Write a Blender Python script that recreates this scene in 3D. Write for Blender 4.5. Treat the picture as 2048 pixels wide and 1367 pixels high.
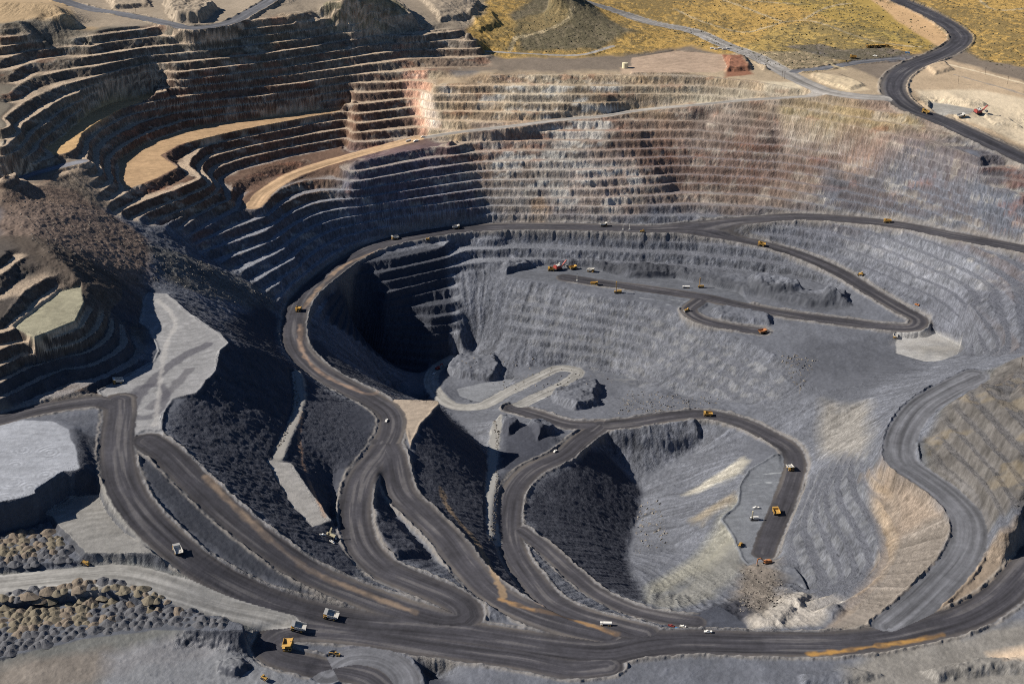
import bpy, bmesh, math, random
import numpy as np
from mathutils import Vector, Matrix

# ------------------------------------------------------------------ camera, sky, sun, exposure
for o in list(bpy.data.objects): bpy.data.objects.remove(o)
SC = bpy.context.scene
COL = SC.collection
CAMZ, PITCH, FPX = 700.0, math.radians(25.0), 2844.0
cam_d = bpy.data.cameras.new('camera'); cam = bpy.data.objects.new('camera', cam_d); COL.objects.link(cam)
cam_d.sensor_width = 36.0; cam_d.lens = 36.0*FPX/2048.0
cam_d.clip_start = 5.0; cam_d.clip_end = 60000.0
cam.location = (0, 0, CAMZ); cam.rotation_euler = (math.radians(90)-PITCH, 0, 0)
SC.camera = cam
SUN_EL, SUN_DIR = math.radians(35.5), (-1.0, 0.06)          # horizontal direction towards the sun
w = bpy.data.worlds.new('World'); SC.world = w; w.use_nodes = True
nt = w.node_tree; bg = nt.nodes['Background']
sky = nt.nodes.new('ShaderNodeTexSky'); sky.sky_type = 'NISHITA'; sky.sun_disc = False
sky.sun_elevation = SUN_EL; sky.sun_rotation = math.atan2(SUN_DIR[0], SUN_DIR[1])
sky.air_density = 1.0; sky.dust_density = 0.0; sky.ozone_density = 5.0; sky.altitude = 2500
nt.links.new(sky.outputs[0], bg.inputs[0]); bg.inputs[1].default_value = 0.05
sd = bpy.data.lights.new('sun', 'SUN'); sd.energy = 5.0; sd.angle = math.radians(0.5); sd.color = (1.0, 0.93, 0.82)
sun = bpy.data.objects.new('sun', sd); COL.objects.link(sun)
hd = Vector((SUN_DIR[0], SUN_DIR[1], 0)).normalized()
to_sun = Vector((hd.x*math.cos(SUN_EL), hd.y*math.cos(SUN_EL), math.sin(SUN_EL)))
sun.rotation_euler = to_sun.to_track_quat('Z', 'Y').to_euler()
sun.location = to_sun*3000
SC.view_settings.view_transform = 'Standard'; SC.view_settings.look = 'None'
SC.cycles.diffuse_bounces = 1; SC.cycles.use_denoising = False; SC.cycles.filter_width = 1.0
SC.view_settings.exposure = 0.68; SC.view_settings.gamma = 1.0

# ------------------------------------------------------------------ survey: points of the mine
# Surveyed features are written as (u, v) sightings from the survey camera plus a real elevation,
# which fixes their true position on the ground.
TL = {1:(0,0),2:(700,0),3:(1348,0),4:(0,450),5:(700,450),6:(1348,450),7:(0,907),8:(700,907),9:(1348,907)}
CP, SP = math.cos(PITCH), math.sin(PITCH)
def ray(u, v):
    a = (u-1024.0)/FPX; b = (683.5-v)/FPX
    return np.array([a, CP+b*SP, -SP+b*CP])
def P(u, v, z):
    d = ray(u, v); t = (z-CAMZ)/d[2]
    return (d[0]*t, d[1]*t, z)
def tl(k, pts):
    ox, oy = TL[k]
    return [(ox+p[0]/2.926, oy+p[1]/2.926)+tuple(p[2:]) for p in pts]
def cz(z, pts): return [(p[0], p[1], 80+(z-80)*min(1, max(.8, .8+.2*(p[0]-60)/140)) if (z > 80 and p[1] < 330) else z) for p in pts]

# contour lines (constant bench level)
LINES = [
 cz(176, tl(1,[(0,365),(150,310),(310,255),(500,220),(600,180),(870,150)])),
 cz(168, tl(1,[(1050,165),(1400,135),(1860,95)])),
 cz(160.5, tl(1,[(75,445),(140,395),(270,340),(440,290),(620,240),(880,205),(1050,182)])),
 cz(149, tl(1,[(40,550),(180,450),(400,375),(660,300),(1060,250),(1500,205),(1860,160)])),
 cz(137.5, tl(1,[(0,755),(40,735),(0,680),(100,600),(220,520),(380,430),(560,380),(850,320),(1200,290),(1600,240),(2048,180)])),
 cz(126, tl(1,[(0,850),(120,770),(75,720),(220,620),(380,510),(560,450),(850,375),(1200,345),(1600,300),(2048,235)])),
 cz(114.5, tl(1,[(0,935),(135,790),(150,750),(380,580),(560,520),(850,440),(1200,400),(1600,350),(2048,270)])),
 cz(103, tl(1,[(0,1010),(170,830),(230,760),(580,570),(800,500),(1100,460),(1600,400),(2048,325)])),
 cz(91.5, tl(1,[(210,850),(400,690),(560,610),(940,535),(1200,500),(1600,440),(2048,385)])),
 cz(80, tl(1,[(270,865),(380,790),(440,730),(520,665),(640,605),(900,548),(1150,548),(1500,520),(2048,432)])),
 cz(126, tl(2,[(0,235),(150,200),(350,190),(640,170)])),
 cz(114.5, tl(2,[(0,270),(340,235),(720,215)])),
 cz(103, tl(2,[(0,325),(350,285),(745,280)])),
 cz(91.5, tl(2,[(0,385),(370,330),(780,325)])),
 cz(80, tl(2,[(0,432),(400,400),(800,395),(1100,430),(1500,428),(2048,430)])),
 cz(80, tl(3,[(0,430),(300,455),(480,475)])), [(1512,162,80),(1560,172,79),(1612,186,76)],
 cz(68.5, tl(1,[(500,800),(560,720),(700,650),(930,575),(1000,600),(1400,560),(2048,505)])),
 cz(57, tl(1,[(560,880),(620,800),(800,710),(1050,650),(1400,610),(2048,560)])),
 cz(45.5, tl(1,[(640,920),(760,830),(900,760),(1080,700),(1500,650),(2048,605)])),
 cz(22.5, tl(1,[(2048,685),(1700,735),(1400,795),(1180,850),(1110,920),(1070,960),(1170,1040),(1000,1110),(850,1160),(680,1235)])),
 cz(11, tl(1,[(2048,740),(1700,800),(1400,862),(1220,910),(1160,965),(1240,1075),(1000,1180),(760,1275)])),
 cz(-0.5, tl(1,[(2048,795),(1700,855),(1400,920),(1260,970),(1215,1025),(1310,1115),(1130,1200),(920,1335)])),
 cz(-12, tl(1,[(2048,850),(1700,910),(1380,1000),(1290,1045),(1335,1125),(1200,1230),(1060,1285),(930,1345)])),
 cz(-23.5, tl(1,[(1700,1060),(1480,1120),(1420,1150),(1400,1200),(1200,1320)])),
 cz(68.5, tl(2,[(0,480),(290,475)])), cz(57, tl(2,[(0,540),(310,520)])), cz(45.5, tl(2,[(0,610),(330,570)])),
 cz(34, tl(2,[(0,665),(380,620)])), cz(22.5, tl(2,[(0,722),(400,670)])), cz(11, tl(2,[(0,775),(410,735)])),
 cz(68.5, tl(2,[(480,500),(1000,492),(1350,497),(2048,500)])), cz(57, tl(2,[(480,545),(1000,545),(2048,545)])),
 cz(45.5, tl(2,[(520,592),(1000,595),(1350,600),(1700,598)])), cz(34, tl(2,[(530,645),(1000,650),(1320,650)])),
 # below the light ramp
 cz(8.5, tl(2,[(560,820),(700,775),(1000,770),(1270,770),(1700,775)])),
 cz(-2.5, tl(2,[(0,955),(300,890),(620,835),(900,825),(1280,825),(1500,830)])),
 cz(-23.5, tl(2,[(0,1065),(400,990),(700,945),(1000,935),(1300,935)])),
 cz(-46.5, tl(2,[(0,1160),(400,1095),(750,1045),(1100,1045),(1400,1045)])),
 cz(-69.5, tl(2,[(0,1260),(400,1205),(800,1150),(1200,1150),(1500,1150)])),
 cz(-92.5, tl(2,[(150,1330),(400,1290),(800,1250),(1200,1250),(1700,1255),(2048,1250)])),
 cz(25.5, tl(3,[(0,690),(300,685)])),
 cz(44, tl(3,[(560,665),(900,715),(1100,755),(1300,795),(1450,825),(1650,885),(1800,935)])),
 cz(7, tl(3,[(600,805),(1000,870),(1450,985),(1800,1095),(2048,1170)])),
 cz(-16, tl(3,[(600,910),(1000,965),(1400,1060),(1800,1190),(2048,1270)])),
 cz(-41, tl(3,[(600,1015),(1000,1085),(1400,1180),(1750,1290)])),
 cz(-66.5, tl(3,[(0,1100),(500,1120),(900,1190),(1150,1250)])),
 # far plateau edges
 [(936,56,134),(973,103,92),(990,115,86)],
 [(982,150,80),(1020,110,86)],
 # rubble slide and left workings
 [(60,395,66),(150,420,48),(200,470,28),(300,500,-2),(380,520,-26),(440,550,-55),(500,580,-82),(550,608,-105)],
 [(30,420,66),(100,500,56),(170,560,40),(260,590,-6),(290,600,-22)],
 [(0,386,66),(51,362,68),(100,345,70),(171,321,74)],
 cz(64.5, tl(4,[(-60,230),(0,190),(60,150)])), cz(53, tl(4,[(-60,380),(0,325),(120,210),(150,200)])), cz(41.5, tl(4,[(-40,590),(25,530),(110,460),(180,390),(280,325)])),
 cz(18, tl(4,[(-60,790),(0,760),(80,715)])), cz(6.5, tl(4,[(-60,880),(0,850),(130,790),(250,740)])), cz(-5, tl(4,[(-60,985),(0,950),(180,850),(290,800)])),
 cz(-16.5, tl(4,[(-60,1070),(0,1045),(280,910),(400,845)])), cz(-22, tl(4,[(310,980),(470,900)])),
 [(170,600,30),(175,560,28)], [(280,690,-28),(240,640,-12),(200,590,14)],
 [(461,686,-32),(506,690,-50),(564,720,-84),(615,760,-112)],
 [(555,640,-116),(555,690,-118)],
 cz(-100, tl(4,[(1700,360),(1570,420)])), cz(-82, tl(4,[(1730,190),(1450,340)])), cz(-64, tl(4,[(1630,100),(1280,260)])),cz(-52, tl(4,[(1590,50),(1160,190)])),
 cz(-100, tl(4,[(2048,90),(1950,130)])),
 # deep pit dark wall
 cz(-115.5, tl(5,[(205,190),(540,120)])), cz(-127, tl(5,[(150,280),(560,185)])), cz(-138.5, tl(5,[(190,325),(600,235)])),
 cz(-150, tl(5,[(190,400),(580,300)])), cz(-161.5, tl(5,[(300,415),(600,345)])), cz(-173, tl(5,[(400,470),(640,430)])),
 cz(-184.5, tl(5,[(450,545),(640,510)])), cz(-196, tl(5,[(515,620),(640,595)])), [(905,700,-226)],
 [(845,750,-262),(800,742,-262),(740,715,-250),(690,670,-222),(650,635,-190)],
 [(840,815,-258),(770,790,-250)],
 cz(-122, tl(5,[(575,105),(800,80),(1200,90),(1700,115),(2048,125)])), cz(-137, tl(5,[(700,190),(1000,185),(1500,205),(2048,232)])),
 cz(-137, tl(6,[(0,225),(300,245),(700,290),(850,330),(1000,440),(1080,490)])),
 [(1010,553,-150),(1100,568,-150),(1200,592,-150),(1290,603,-150),(1390,640,-151),(1470,670,-152),(1540,700,-152),(1590,738,-155)],
 [(940,700,-238),(1000,738,-238),(1130,730,-236),(1250,750,-236),(1290,765,-234)],
 [(1590,750,-158),(1548,800,-182)], [(1350,790,-222),(1450,800,-203),(1545,812,-184)], [(1250,790,-232),(1180,800,-226)],
 [(1600,680,-149),(1700,700,-148),(1770,690,-147),(1850,690,-147)], [(1650,740,-152),(1740,740,-148)],
 [(1640,800,-160),(1700,850,-160),(1650,880,-175)], [(1745,800,-128),(1742,890,-112)],
 [(1929,706,-137),(1920,660,-128),(1905,610,-112),(1880,590,-112)], [(1973,716,-110),(1965,650,-95),(1940,600,-88)], [(2030,700,-75),(2030,600,-72),(2048,560,-66)],
 [(1854,740,-128),(1950,724,-92),(2004,713,-55)], [(2048,703,-22),(2100,690,-10)], [(2048,760,0),(2100,800,4)], cz(-66,[(1850,872),(1885,915),(1945,970),(1982,1035),(1988,1075)]), cz(-54,[(1865,845),(1925,900),(1985,965),(2012,1020),(2018,1062)]), cz(-40,[(1893,815),(1955,880),(2015,945),(2042,1000),(2060,1040)]), cz(-26,[(1925,788),(1985,850),(2045,915),(2080,960)]), cz(-12,[(1960,762),(2005,800),(2050,850),(2100,890)]), [(2000,1100,-74),(2048,1085,-72)],
 # dump slab and ridge in the dark slope
 [(591,750,-95),(595,790,-94),(588,826,-92),(560,880,-87),(552,915,-84)],
 # valley right of the spur road
 [(892,822,-236),(930,855,-228),(975,905,-205)], 
 [(994,843,-208),(985,907,-196),(983,975,-178),(987,1070,-152),(1035,1146,-128),(1055,1195,-112)],
 [(1010,850,-196),(1060,850,-192),(1110,875,-192)],
 # second pit
 [(1285,1207,-135),(1265,1160,-185),(1255,1110,-225),(1270,1050,-250),(1285,985,-250),(1245,930,-235),(1205,893,-218)],
 [(1400,900,-226),(1300,945,-240)], [(1370,985,-232),(1400,960,-222),(1480,918,-188)], [(1330,1100,-222),(1400,1085,-205)],[(1350,1190,-168),(1450,1200,-152),(1500,1200,-148),(1560,1180,-150)],
 [(1765,945,-100),(1780,1010,-105),(1797,1071,-108),(1790,1120,-108),(1750,1180,-104),(1666,1262,-98)],
 cz(-170, tl(9,[(700,400),(690,480),(740,650),(790,830)])), cz(-158.5, tl(9,[(790,330),(780,430),(860,600),(930,780)])), cz(-147, tl(9,[(850,270),(840,360),(960,560),(1000,720)])), cz(-135.5, tl(9,[(900,200),(910,330),(1040,540),(1085,680)])), cz(-124, tl(9,[(960,120),(980,260),(1120,470),(1175,620),(1110,740)])), cz(-112.5, tl(9,[(1060,80),(1090,230),(1200,420),(1245,600),(1190,710)])),
 # far ground
 [(1250,128,82),(1350,130,82)],[(1500,60,90),(1400,80,88),(1700,130,84),(1560,130,82)],[(2048,180,78),(2048,60,96),(1950,30,96)],[(1400,0,100),(1700,0,100)],
 [(1130,0,122),(1080,30,120),(1000,40,122)],[(1180,60,106),(1250,60,106),(1300,60,100)],[(1000,108,88),(1100,112,88),(1200,108,88)],
 [(1900,200,76),(1960,240,62),(2048,280,46),(1900,185,78)],[(2048,250,52),(2048,220,66)],
 [(0,0,214),(100,5,212),(130,22,206),(80,30,202),(0,45,202)],[(0,55,190),(50,50,190),(130,36,192)],[(120,60,180),(190,45,180),(250,45,178)],[(0,75,182),(90,68,182)],
 [(300,30,176),(420,45,172)],[(500,20,176),(600,10,178)],
 [(640,18,172),(700,0,190),(780,10,170)],[(700,60,141),(780,48,140),(800,58,138),(900,50,136)],[(850,20,145),(930,0,150)],
 # foreground
 [(0,1020,-50),(60,1010,-50)],[(0,1300,-73),(0,1367,-76)], [(765,960,-127),(790,1030,-132),(850,1090,-129),(895,1140,-121)], [(330,950,-50),(385,1010,-62),(450,1070,-75),(520,1130,-86)], [(665,950,-122),(670,1040,-122),(690,1110,-116),(760,1168,-108)],[(840,1345,-125),(870,1380,-140)],[(250,1300,-74),(300,1340,-76),(400,1290,-80),(480,1335,-84),(560,1350,-90),(480,1268,-85)],[(820,1290,-99),(1100,1350,-97)],[(860,1367,-120),(900,1340,-112)],
 [(1300,1330,-97),(1500,1330,-96),(1800,1320,-94),(2048,1310,-90),(2048,1367,-90),(1400,1367,-97)],[(2048,1230,-84)],
]
# haul roads: (u, v, z) centre line, width in metres, surface kind
ROADS = [
 ('dark', 34, [(2110,510,-44),(2048,498,-50),(1900,470,-62),(1775,447,-73),(1600,434,-85),(1500,440,-92),(1380,452,-100),(1300,458,-104),(1200,455,-105),(1000,453,-107),(900,461,-109),(790,481,-110),(720,506,-112),(660,546,-113),(608,592,-115),(588,640,-117),(592,690,-119),(630,735,-120),(690,772,-121),(740,797,-122),(780,826,-122),(783,860,-122),(760,905,-121),(725,950,-118),(712,1000,-113),(712,1050,-108),(728,1095,-104),(770,1138,-100),(830,1165,-98),(890,1190,-97),(925,1213,-97),(930,1235,-96),(895,1240,-96),(850,1231,-95),(785,1211,-94),(700,1180,-89),(615,1143,-82),(513,1071,-66),(440,1010,-56),(376,950,-45),(330,905,-37),(290,878,-34)]),
 ('dark', 34, [(770,885,-122),(785,915,-122),(790,945,-124),(802,985,-126),(837,1022,-126),(888,1071,-122),(932,1129,-115),(990,1187,-106),(1059,1225,-99),(1144,1252,-97),(1213,1266,-96)]),
 ('dark', 30, [(1200,850,-202),(1160,880,-200),(1127,908,-195),(1062,940,-190),(1030,975,-184),(1018,1020,-176),(1018,1071,-164),(1035,1119,-148),(1069,1167,-130),(1103,1204,-115),(1161,1232,-104),(1230,1252,-98),(1298,1269,-95)]),
 ('dark', 20, [(1040,1060,-166),(1093,1100,-158),(1144,1146,-145),(1196,1187,-132),(1264,1219,-120),(1332,1236,-112),(1400,1244,-108)]),
 ('dark', 36, [(240,800,-31),(240,830,-32),(235,870,-33),(235,910,-34),(248,968,-38),(284,1027,-44),(335,1078,-53),(393,1126,-62),(461,1167,-73),(547,1204,-83),(632,1228,-91),(700,1243,-95),(837,1256,-97),(973,1272,-98),(1110,1293,-98),(1213,1302,-98),(1264,1293,-97),(1349,1283,-96),(1519,1286,-95),(1690,1285,-94),(1826,1264,-92),(1929,1235,-90),(1997,1197,-87),(2048,1146,-84),(2110,1070,-80)]),
 ('dark', 28, [(-60,850,-28),(0,840,-28),(60,823,-28),(103,814,-28),(160,805,-29),(205,803,-30),(240,815,-31)]),
 ('dark', 30, [(1213,1330,-98),(1144,1336,-98),(1042,1317,-98),(871,1293,-98),(700,1268,-97),(615,1263,-95),(560,1270,-92),(536,1288,-91),(554,1310,-91),(615,1328,-94),(700,1342,-98),(740,1352,-98),(780,1385,-99)]),
 ('light', 9, [(591,745,-97),(597,790,-95),(590,830,-92),(572,875,-88),(556,915,-85)]),
 ('light', 9, [(996,845,-207),(986,907,-195),(984,975,-177),(987,1070,-152)]),
 ('mid', 30, [(655,1345,-97),(700,1316,-97),(760,1318,-98),(800,1345,-99),(812,1390,-100)]),
 ('light', 38, [(-60,1178,-61),(0,1172,-61),(137,1158,-60),(239,1152,-60),(342,1178,-65),(444,1212,-77),(530,1231,-86),(581,1242,-90)]),
 ('mid', 34, [(1950,752,-57),(1895,780,-60),(1844,812,-64),(1812,853,-67),(1799,894,-70),(1806,925,-72),(1848,955,-75),(1895,990,-77),(1932,1032,-79),(1938,1075,-82),(1920,1119,-85),(1878,1167,-88),(1826,1217,-91),(1775,1258,-94)]),
 ('dark', 27, [(1025,816,-222),(1076,831,-214),(1144,850,-205),(1247,847,-200),(1349,832,-198),(1416,829,-196),(1485,846,-194),(1536,870,-191),(1580,897,-188),(1590,928,-186),(1584,958,-185),(1565,1010,-185),(1543,1061,-185),(1528,1105,-185)]),
 ('light', 20, [(905,715,-242),(878,732,-248),(862,758,-246),(878,792,-242),(912,812,-238),(960,812,-234),(1008,788,-234),(1076,754,-235),(1120,736,-236),(1155,742,-234),(1137,763,-231),(1076,792,-227),(1035,812,-223)]),
 ('dark', 27, [(1300,459,-105),(1370,463,-106),(1440,472,-110),(1520,487,-114),(1600,510,-119),(1680,545,-125),(1745,585,-130),(1800,618,-134),(1838,640,-137),(1828,654,-139),(1780,655,-141),(1700,645,-143),(1600,632,-145),(1500,615,-147),(1400,593,-148),(1300,578,-149),(1200,565,-150),(1130,555,-150)]),
 ('dark', 24, [(1400,600,-148),(1378,620,-149),(1400,638,-150),(1470,655,-152),(1528,663,-153)]),
 ('dark', 42, [(1740,-30,104),(1785,-5,102),(1843,20,98),(1895,48,94),(1922,72,90),(1915,89,88),(1881,109,86),(1827,130,85),(1797,150,84),(1786,174,82),(1797,198,78),(1826,219,71),(1878,239,63),(1946,270,55),(2048,318,40),(2120,352,30)]),
 ('pale', 14, [(1640,191,74),(1590,194,68),(1468,202,54),(1400,209,44),(1330,215,37),(1260,223,30),(1200,233,25),(1144,237,23),(1007,254,18),(920,264,10),(837,276,0)]),
 ('tan', 26, [(837,276,0),(770,294,-7),(700,313,-13),(640,330,-18),(581,352,-22),(530,385,-24),(508,412,-25)]),
 ('pale', 34, [(1120,-20,160),(1180,5,130),(1240,25,112),(1300,45,100),(1384,62,92),(1450,90,87),(1511,113,84),(1565,142,82),(1610,165,80),(1660,184,79),(1720,193,79),(1775,196,80)]),
 ('mid', 22, [(1580,144,82),(1640,138,83),(1720,125,84),(1800,118,85)]),
 ('mid', 26, [(560,-10,190),(500,25,176),(450,48,170),(380,56,170),(330,46,173),(250,30,176),(170,16,182),(120,0,190)]),
 ('pale', 10, [(973,103,91),(1060,108,88),(1160,110,88),(1228,92,92)]),
 ('grey', 16, [(-40,400,62),(0,384,66),(35,360,68),(100,338,70),(171,321,74)]),
]
# flat pads: elevation per corner -> fitted plane
PADS = [
 ('platform', [(p[0],p[1],z) for p,z in zip(tl(4,[(860,400),(980,405),(1120,520),(1300,640),(1345,690),(1290,740),(1270,850),(1150,980),(1020,1020),(960,1100),(950,1230),(650,1230),(670,1080),(560,970),(900,800),(925,740),(870,620),(810,570),(840,430)]),[-27]*5+[-29]*3+[-31]*2+[-34]*2+[-31]*3+[-29]*2+[-27]*2)]),
 ('lightpad', cz(-24, tl(4,[(-100,1200),(0,1175),(130,1140),(300,1150),(400,1190),(450,1330)])+tl(7,[(460,80),(380,130),(170,270),(0,360),(-100,400)]))),
 ('pad2', cz(-51, tl(7,[(400,250),(620,240),(700,300),(830,380),(960,600),(880,585),(640,600),(440,580),(400,480),(290,420),(260,350)]))),
 ('field1', cz(-56, tl(7,[(-100,480),(0,470),(140,440),(280,400),(340,460),(420,540),(470,600),(440,640),(200,665),(-100,670)]))),
 ('field2', cz(-70, tl(7,[(-100,870),(0,860),(400,800),(650,770),(800,800),(1000,870),(1300,950),(1450,1000),(1430,1030),(900,1030),(500,1080),(0,1190),(-100,1200)]))),
 ('tan', cz(32, tl(1,[(690,940),(850,840),(1150,740),(1500,695),(2048,617),(2048,640),(1750,695),(1400,762),(1150,820),(1040,850),(940,910),(1040,980),(900,1050),(730,1110),(700,1050)]))),
 ('oxide', cz(78, tl(1,[(640,605),(900,548),(930,570),(700,640),(560,720),(480,780),(450,860),(400,890),(320,910),(270,865),(380,790),(440,730),(520,665)]))),
 ('ylw', cz(30, tl(4,[(80,600),(350,390),(470,360),(490,450),(440,560),(250,640),(200,655)]))),
 ('shelf', cz(-150, [(1020,545),(1080,532),(1180,535),(1250,556),(1350,557),(1480,585),(1500,610),(1390,628),(1290,588),(1170,565),(1090,563),(1010,552)])),
 ('coal', cz(-108, tl(9,[(-60,960),(0,950),(150,935),(250,880),(420,1000),(430,1050),(100,1060),(-60,1060)]))),
 ('blast', cz(-185, tl(9,[(590,0),(750,0),(740,60),(700,250),(620,500),(590,600),(520,630),(430,660),(390,600),(350,500),(265,380),(330,330),(375,270),(380,190),(430,100),(560,20)]))),
 ('sump', cz(-246, tl(5,[(620,960),(760,925),(870,905),(960,900),(900,960),(830,1020),(740,1040),(640,1000)]))),
 ('slab', [(p[0],p[1],z) for p,z in zip(tl(7,[(1560,40),(1705,50),(1945,390),(1830,430),(1700,290)]),[-84,-85,-98,-98,-91])]),
 ('tri', cz(-122, tl(5,[(250,1020),(520,1030),(525,1050),(420,1160),(350,1300),(320,1200)]))),
 ('dustfloor', cz(-147, tl(6,[(1300,640),(1480,610),(1680,700),(1650,790),(1500,810),(1300,750)]))),
 ('whitepit', cz(67, tl(3,[(1500,600),(1600,610),(1760,640),(1730,670),(1560,668),(1490,640)]))),
 ('rimpad', cz(82, tl(3,[(-250,340),(0,300),(280,320),(310,400),(250,425),(0,425),(-250,425)]))),
]
# bench walls: weight of terracing
WALLS = [
 (1.0, [(-120,150),(0,60),(100,95),(300,50),(640,30),(900,50),(980,110),(985,140),(960,149),(1350,142),(1520,160),(1640,192),(1850,236),(2150,360),(2150,700),(1990,712),(1900,690),(1870,630),(1840,600),(1700,520),(1500,462),(1300,449),(900,450),(700,490),(560,605),(370,465),(230,430),(170,325),(0,375),(-120,400)]),
 (1.0, [(690,515),(800,485),(900,470),(1400,470),(1600,520),(1700,570),(1600,560),(1340,535),(1180,530),(1000,525),(910,540),(918,600),(912,690),(840,740),(740,700),(650,640),(612,640)]),
 (1.0, [(-80,470),(30,480),(60,510),(110,560),(165,620),(240,640),(290,690),(230,790),(-80,840)]),
 (1.0, [(2150,720),(2000,760),(1880,860),(1870,920),(1960,1000),(2000,1090),(2150,1000)]),
 (0.9, [(1600,960),(1700,900),(1760,940),(1792,1080),(1740,1180),(1650,1240),(1560,1130)]),
 (0.6, [(1030,575),(1300,610),(1590,740),(1550,800),(1300,770),(1150,730),(1010,680)]),
 (0.8, [(1870,600),(2150,560),(2150,710),(1930,710)]),
]
# ------------------------------------------------------------------ helpers
def h2(ix, iy, seed):
    n = ix.astype(np.int32).view(np.uint32)*np.uint32(374761393) + iy.astype(np.int32).view(np.uint32)*np.uint32(668265263) + np.uint32((seed*2246822519) & 0xffffffff)
    n = (n ^ (n >> np.uint32(13)))*np.uint32(1274126177)
    n = (n ^ (n >> np.uint32(16)))*np.uint32(2246822519)
    return ((n >> np.uint32(8)) & np.uint32(0xffff)).astype(np.float32)*np.float32(1/65535.0)
def vnoise(x, y, seed=0):
    fx = np.floor(x); fy = np.floor(y)
    tx = (x-fx).astype(np.float32); ty = (y-fy).astype(np.float32)
    tx = tx*tx*(3-2*tx); ty = ty*ty*(3-2*ty)
    ix = fx.astype(np.int32); iy = fy.astype(np.int32)
    a = h2(ix, iy, seed); b = h2(ix+1, iy, seed); c = h2(ix, iy+1, seed); d = h2(ix+1, iy+1, seed)
    return (a+(b-a)*tx)*(1-ty)+(c+(d-c)*tx)*ty
def fbm(x, y, size, octv=4, seed=0, gain=0.5):                    # -1..1
    s = 0; amp = 1.0; tot = 0
    for k in range(octv):
        f = (2.03**k)/size
        s = s+amp*(vnoise(x*f+17.3*k, y*f-9.1*k, seed+k*31)*2-1); tot += amp; amp *= gain
    return s/tot
def sstep(a, b, x):
    t = np.clip((x-a)/(b-a), 0, 1); return t*t*(3-2*t)
def resample(pts, step):
    p = np.array(pts, float); out = []
    n = len(p)
    for i in range(n-1):
        p0 = p[max(i-1, 0)]; p1 = p[i]; p2 = p[i+1]; p3 = p[min(i+2, n-1)]
        L = np.linalg.norm((p2-p1)[:2]); k = max(1, int(L/step))
        t0 = 0.0
        d01 = max(np.linalg.norm((p1-p0)[:2]), 1e-3)**.5; d12 = max(L, 1e-3)**.5; d23 = max(np.linalg.norm((p3-p2)[:2]), 1e-3)**.5
        for j in range(k):
            t = j/k
            if i == 0: m1 = p2-p1
            else: m1 = ((p1-p0)/d01-(p2-p0)/(d01+d12)+(p2-p1)/d12)*d12
            if i == n-2: m2 = p2-p1
            else: m2 = ((p2-p1)/d12-(p3-p1)/(d12+d23)+(p3-p2)/d23)*d12
            h00 = 2*t**3-3*t**2+1; h10 = t**3-2*t**2+t; h01 = -2*t**3+3*t**2; h11 = t**3-t**2
            out.append(h00*p1+h10*m1+h01*p2+h11*m2)
    out.append(p[-1]); return np.array(out)
def inpoly(x, y, poly):
    r = np.zeros(x.shape, bool); n = len(poly)
    for i in range(n):
        x1, y1 = poly[i][:2]; x2, y2 = poly[(i+1) % n][:2]
        if y1 == y2: continue
        c = (y1 > y) != (y2 > y)
        r ^= c & (x < (x2-x1)*(y-y1)/(y2-y1)+x1)
    return r
def sdist(x, y, poly, closed=True):                               # distance to outline
    d = np.full(x.shape, 1e9); n = len(poly)
    for i in range(n if closed else n-1):
        x1, y1 = poly[i][:2]; x2, y2 = poly[(i+1) % n][:2]
        dx, dy = x2-x1, y2-y1; L = dx*dx+dy*dy+1e-9
        t = np.clip(((x-x1)*dx+(y-y1)*dy)/L, 0, 1)
        d = np.minimum(d, (x-x1-t*dx)**2+(y-y1-t*dy)**2)
    return np.sqrt(d)

# ------------------------------------------------------------------ elevation model (harmonic surface through the survey)
GS = 4.0; GX0, GX1, GY0, GY1 = -1500.0, 1500.0, 820.0, 3400.0
NX = int((GX1-GX0)/GS)+1; NY = int((GY1-GY0)/GS)+1
val = np.zeros((NY, NX)); cnt = np.zeros((NY, NX))
def stamp(x, y, z):
    i = np.rint((np.asarray(y)-GY0)/GS).astype(int); j = np.rint((np.asarray(x)-GX0)/GS).astype(int)
    ok = (i >= 0) & (i < NY) & (j >= 0) & (j < NX)
    np.add.at(val, (i[ok], j[ok]), np.broadcast_to(z, i.shape)[ok]); np.add.at(cnt, (i[ok], j[ok]), 1)
for L in LINES:
    w3 = [P(*p) for p in L]
    if len(w3) == 1: s = np.array(w3)
    else:
        s = []
        for a, b in zip(w3[:-1], w3[1:]):
            a = np.array(a); b = np.array(b); k = max(1, int(np.linalg.norm((b-a)[:2])/3))
            s += [a+(b-a)*t/k for t in range(k+1)]
        s = np.array(s)
    stamp(s[:, 0], s[:, 1], s[:, 2])
cx, cy = np.meshgrid(GX0+GS*np.arange(NX), GY0+GS*np.arange(NY))
padw = []
hard = np.zeros((NY, NX), bool); hz = np.zeros((NY, NX))
for name, poly in PADS:
    w3 = np.array([P(*p) for p in poly])
    c = w3.mean(0); A = np.c_[w3[:, 0]-c[0], w3[:, 1]-c[1], np.ones(len(w3))]
    co = np.linalg.lstsq(A, w3[:, 2], rcond=None)[0]
    padw.append((name, w3, (c, co)))
    m = inpoly(cx, cy, w3)
    hard |= m; hz[m] = (co[0]*(cx-c[0])+co[1]*(cy-c[1])+co[2])[m]
roadw = []
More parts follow.
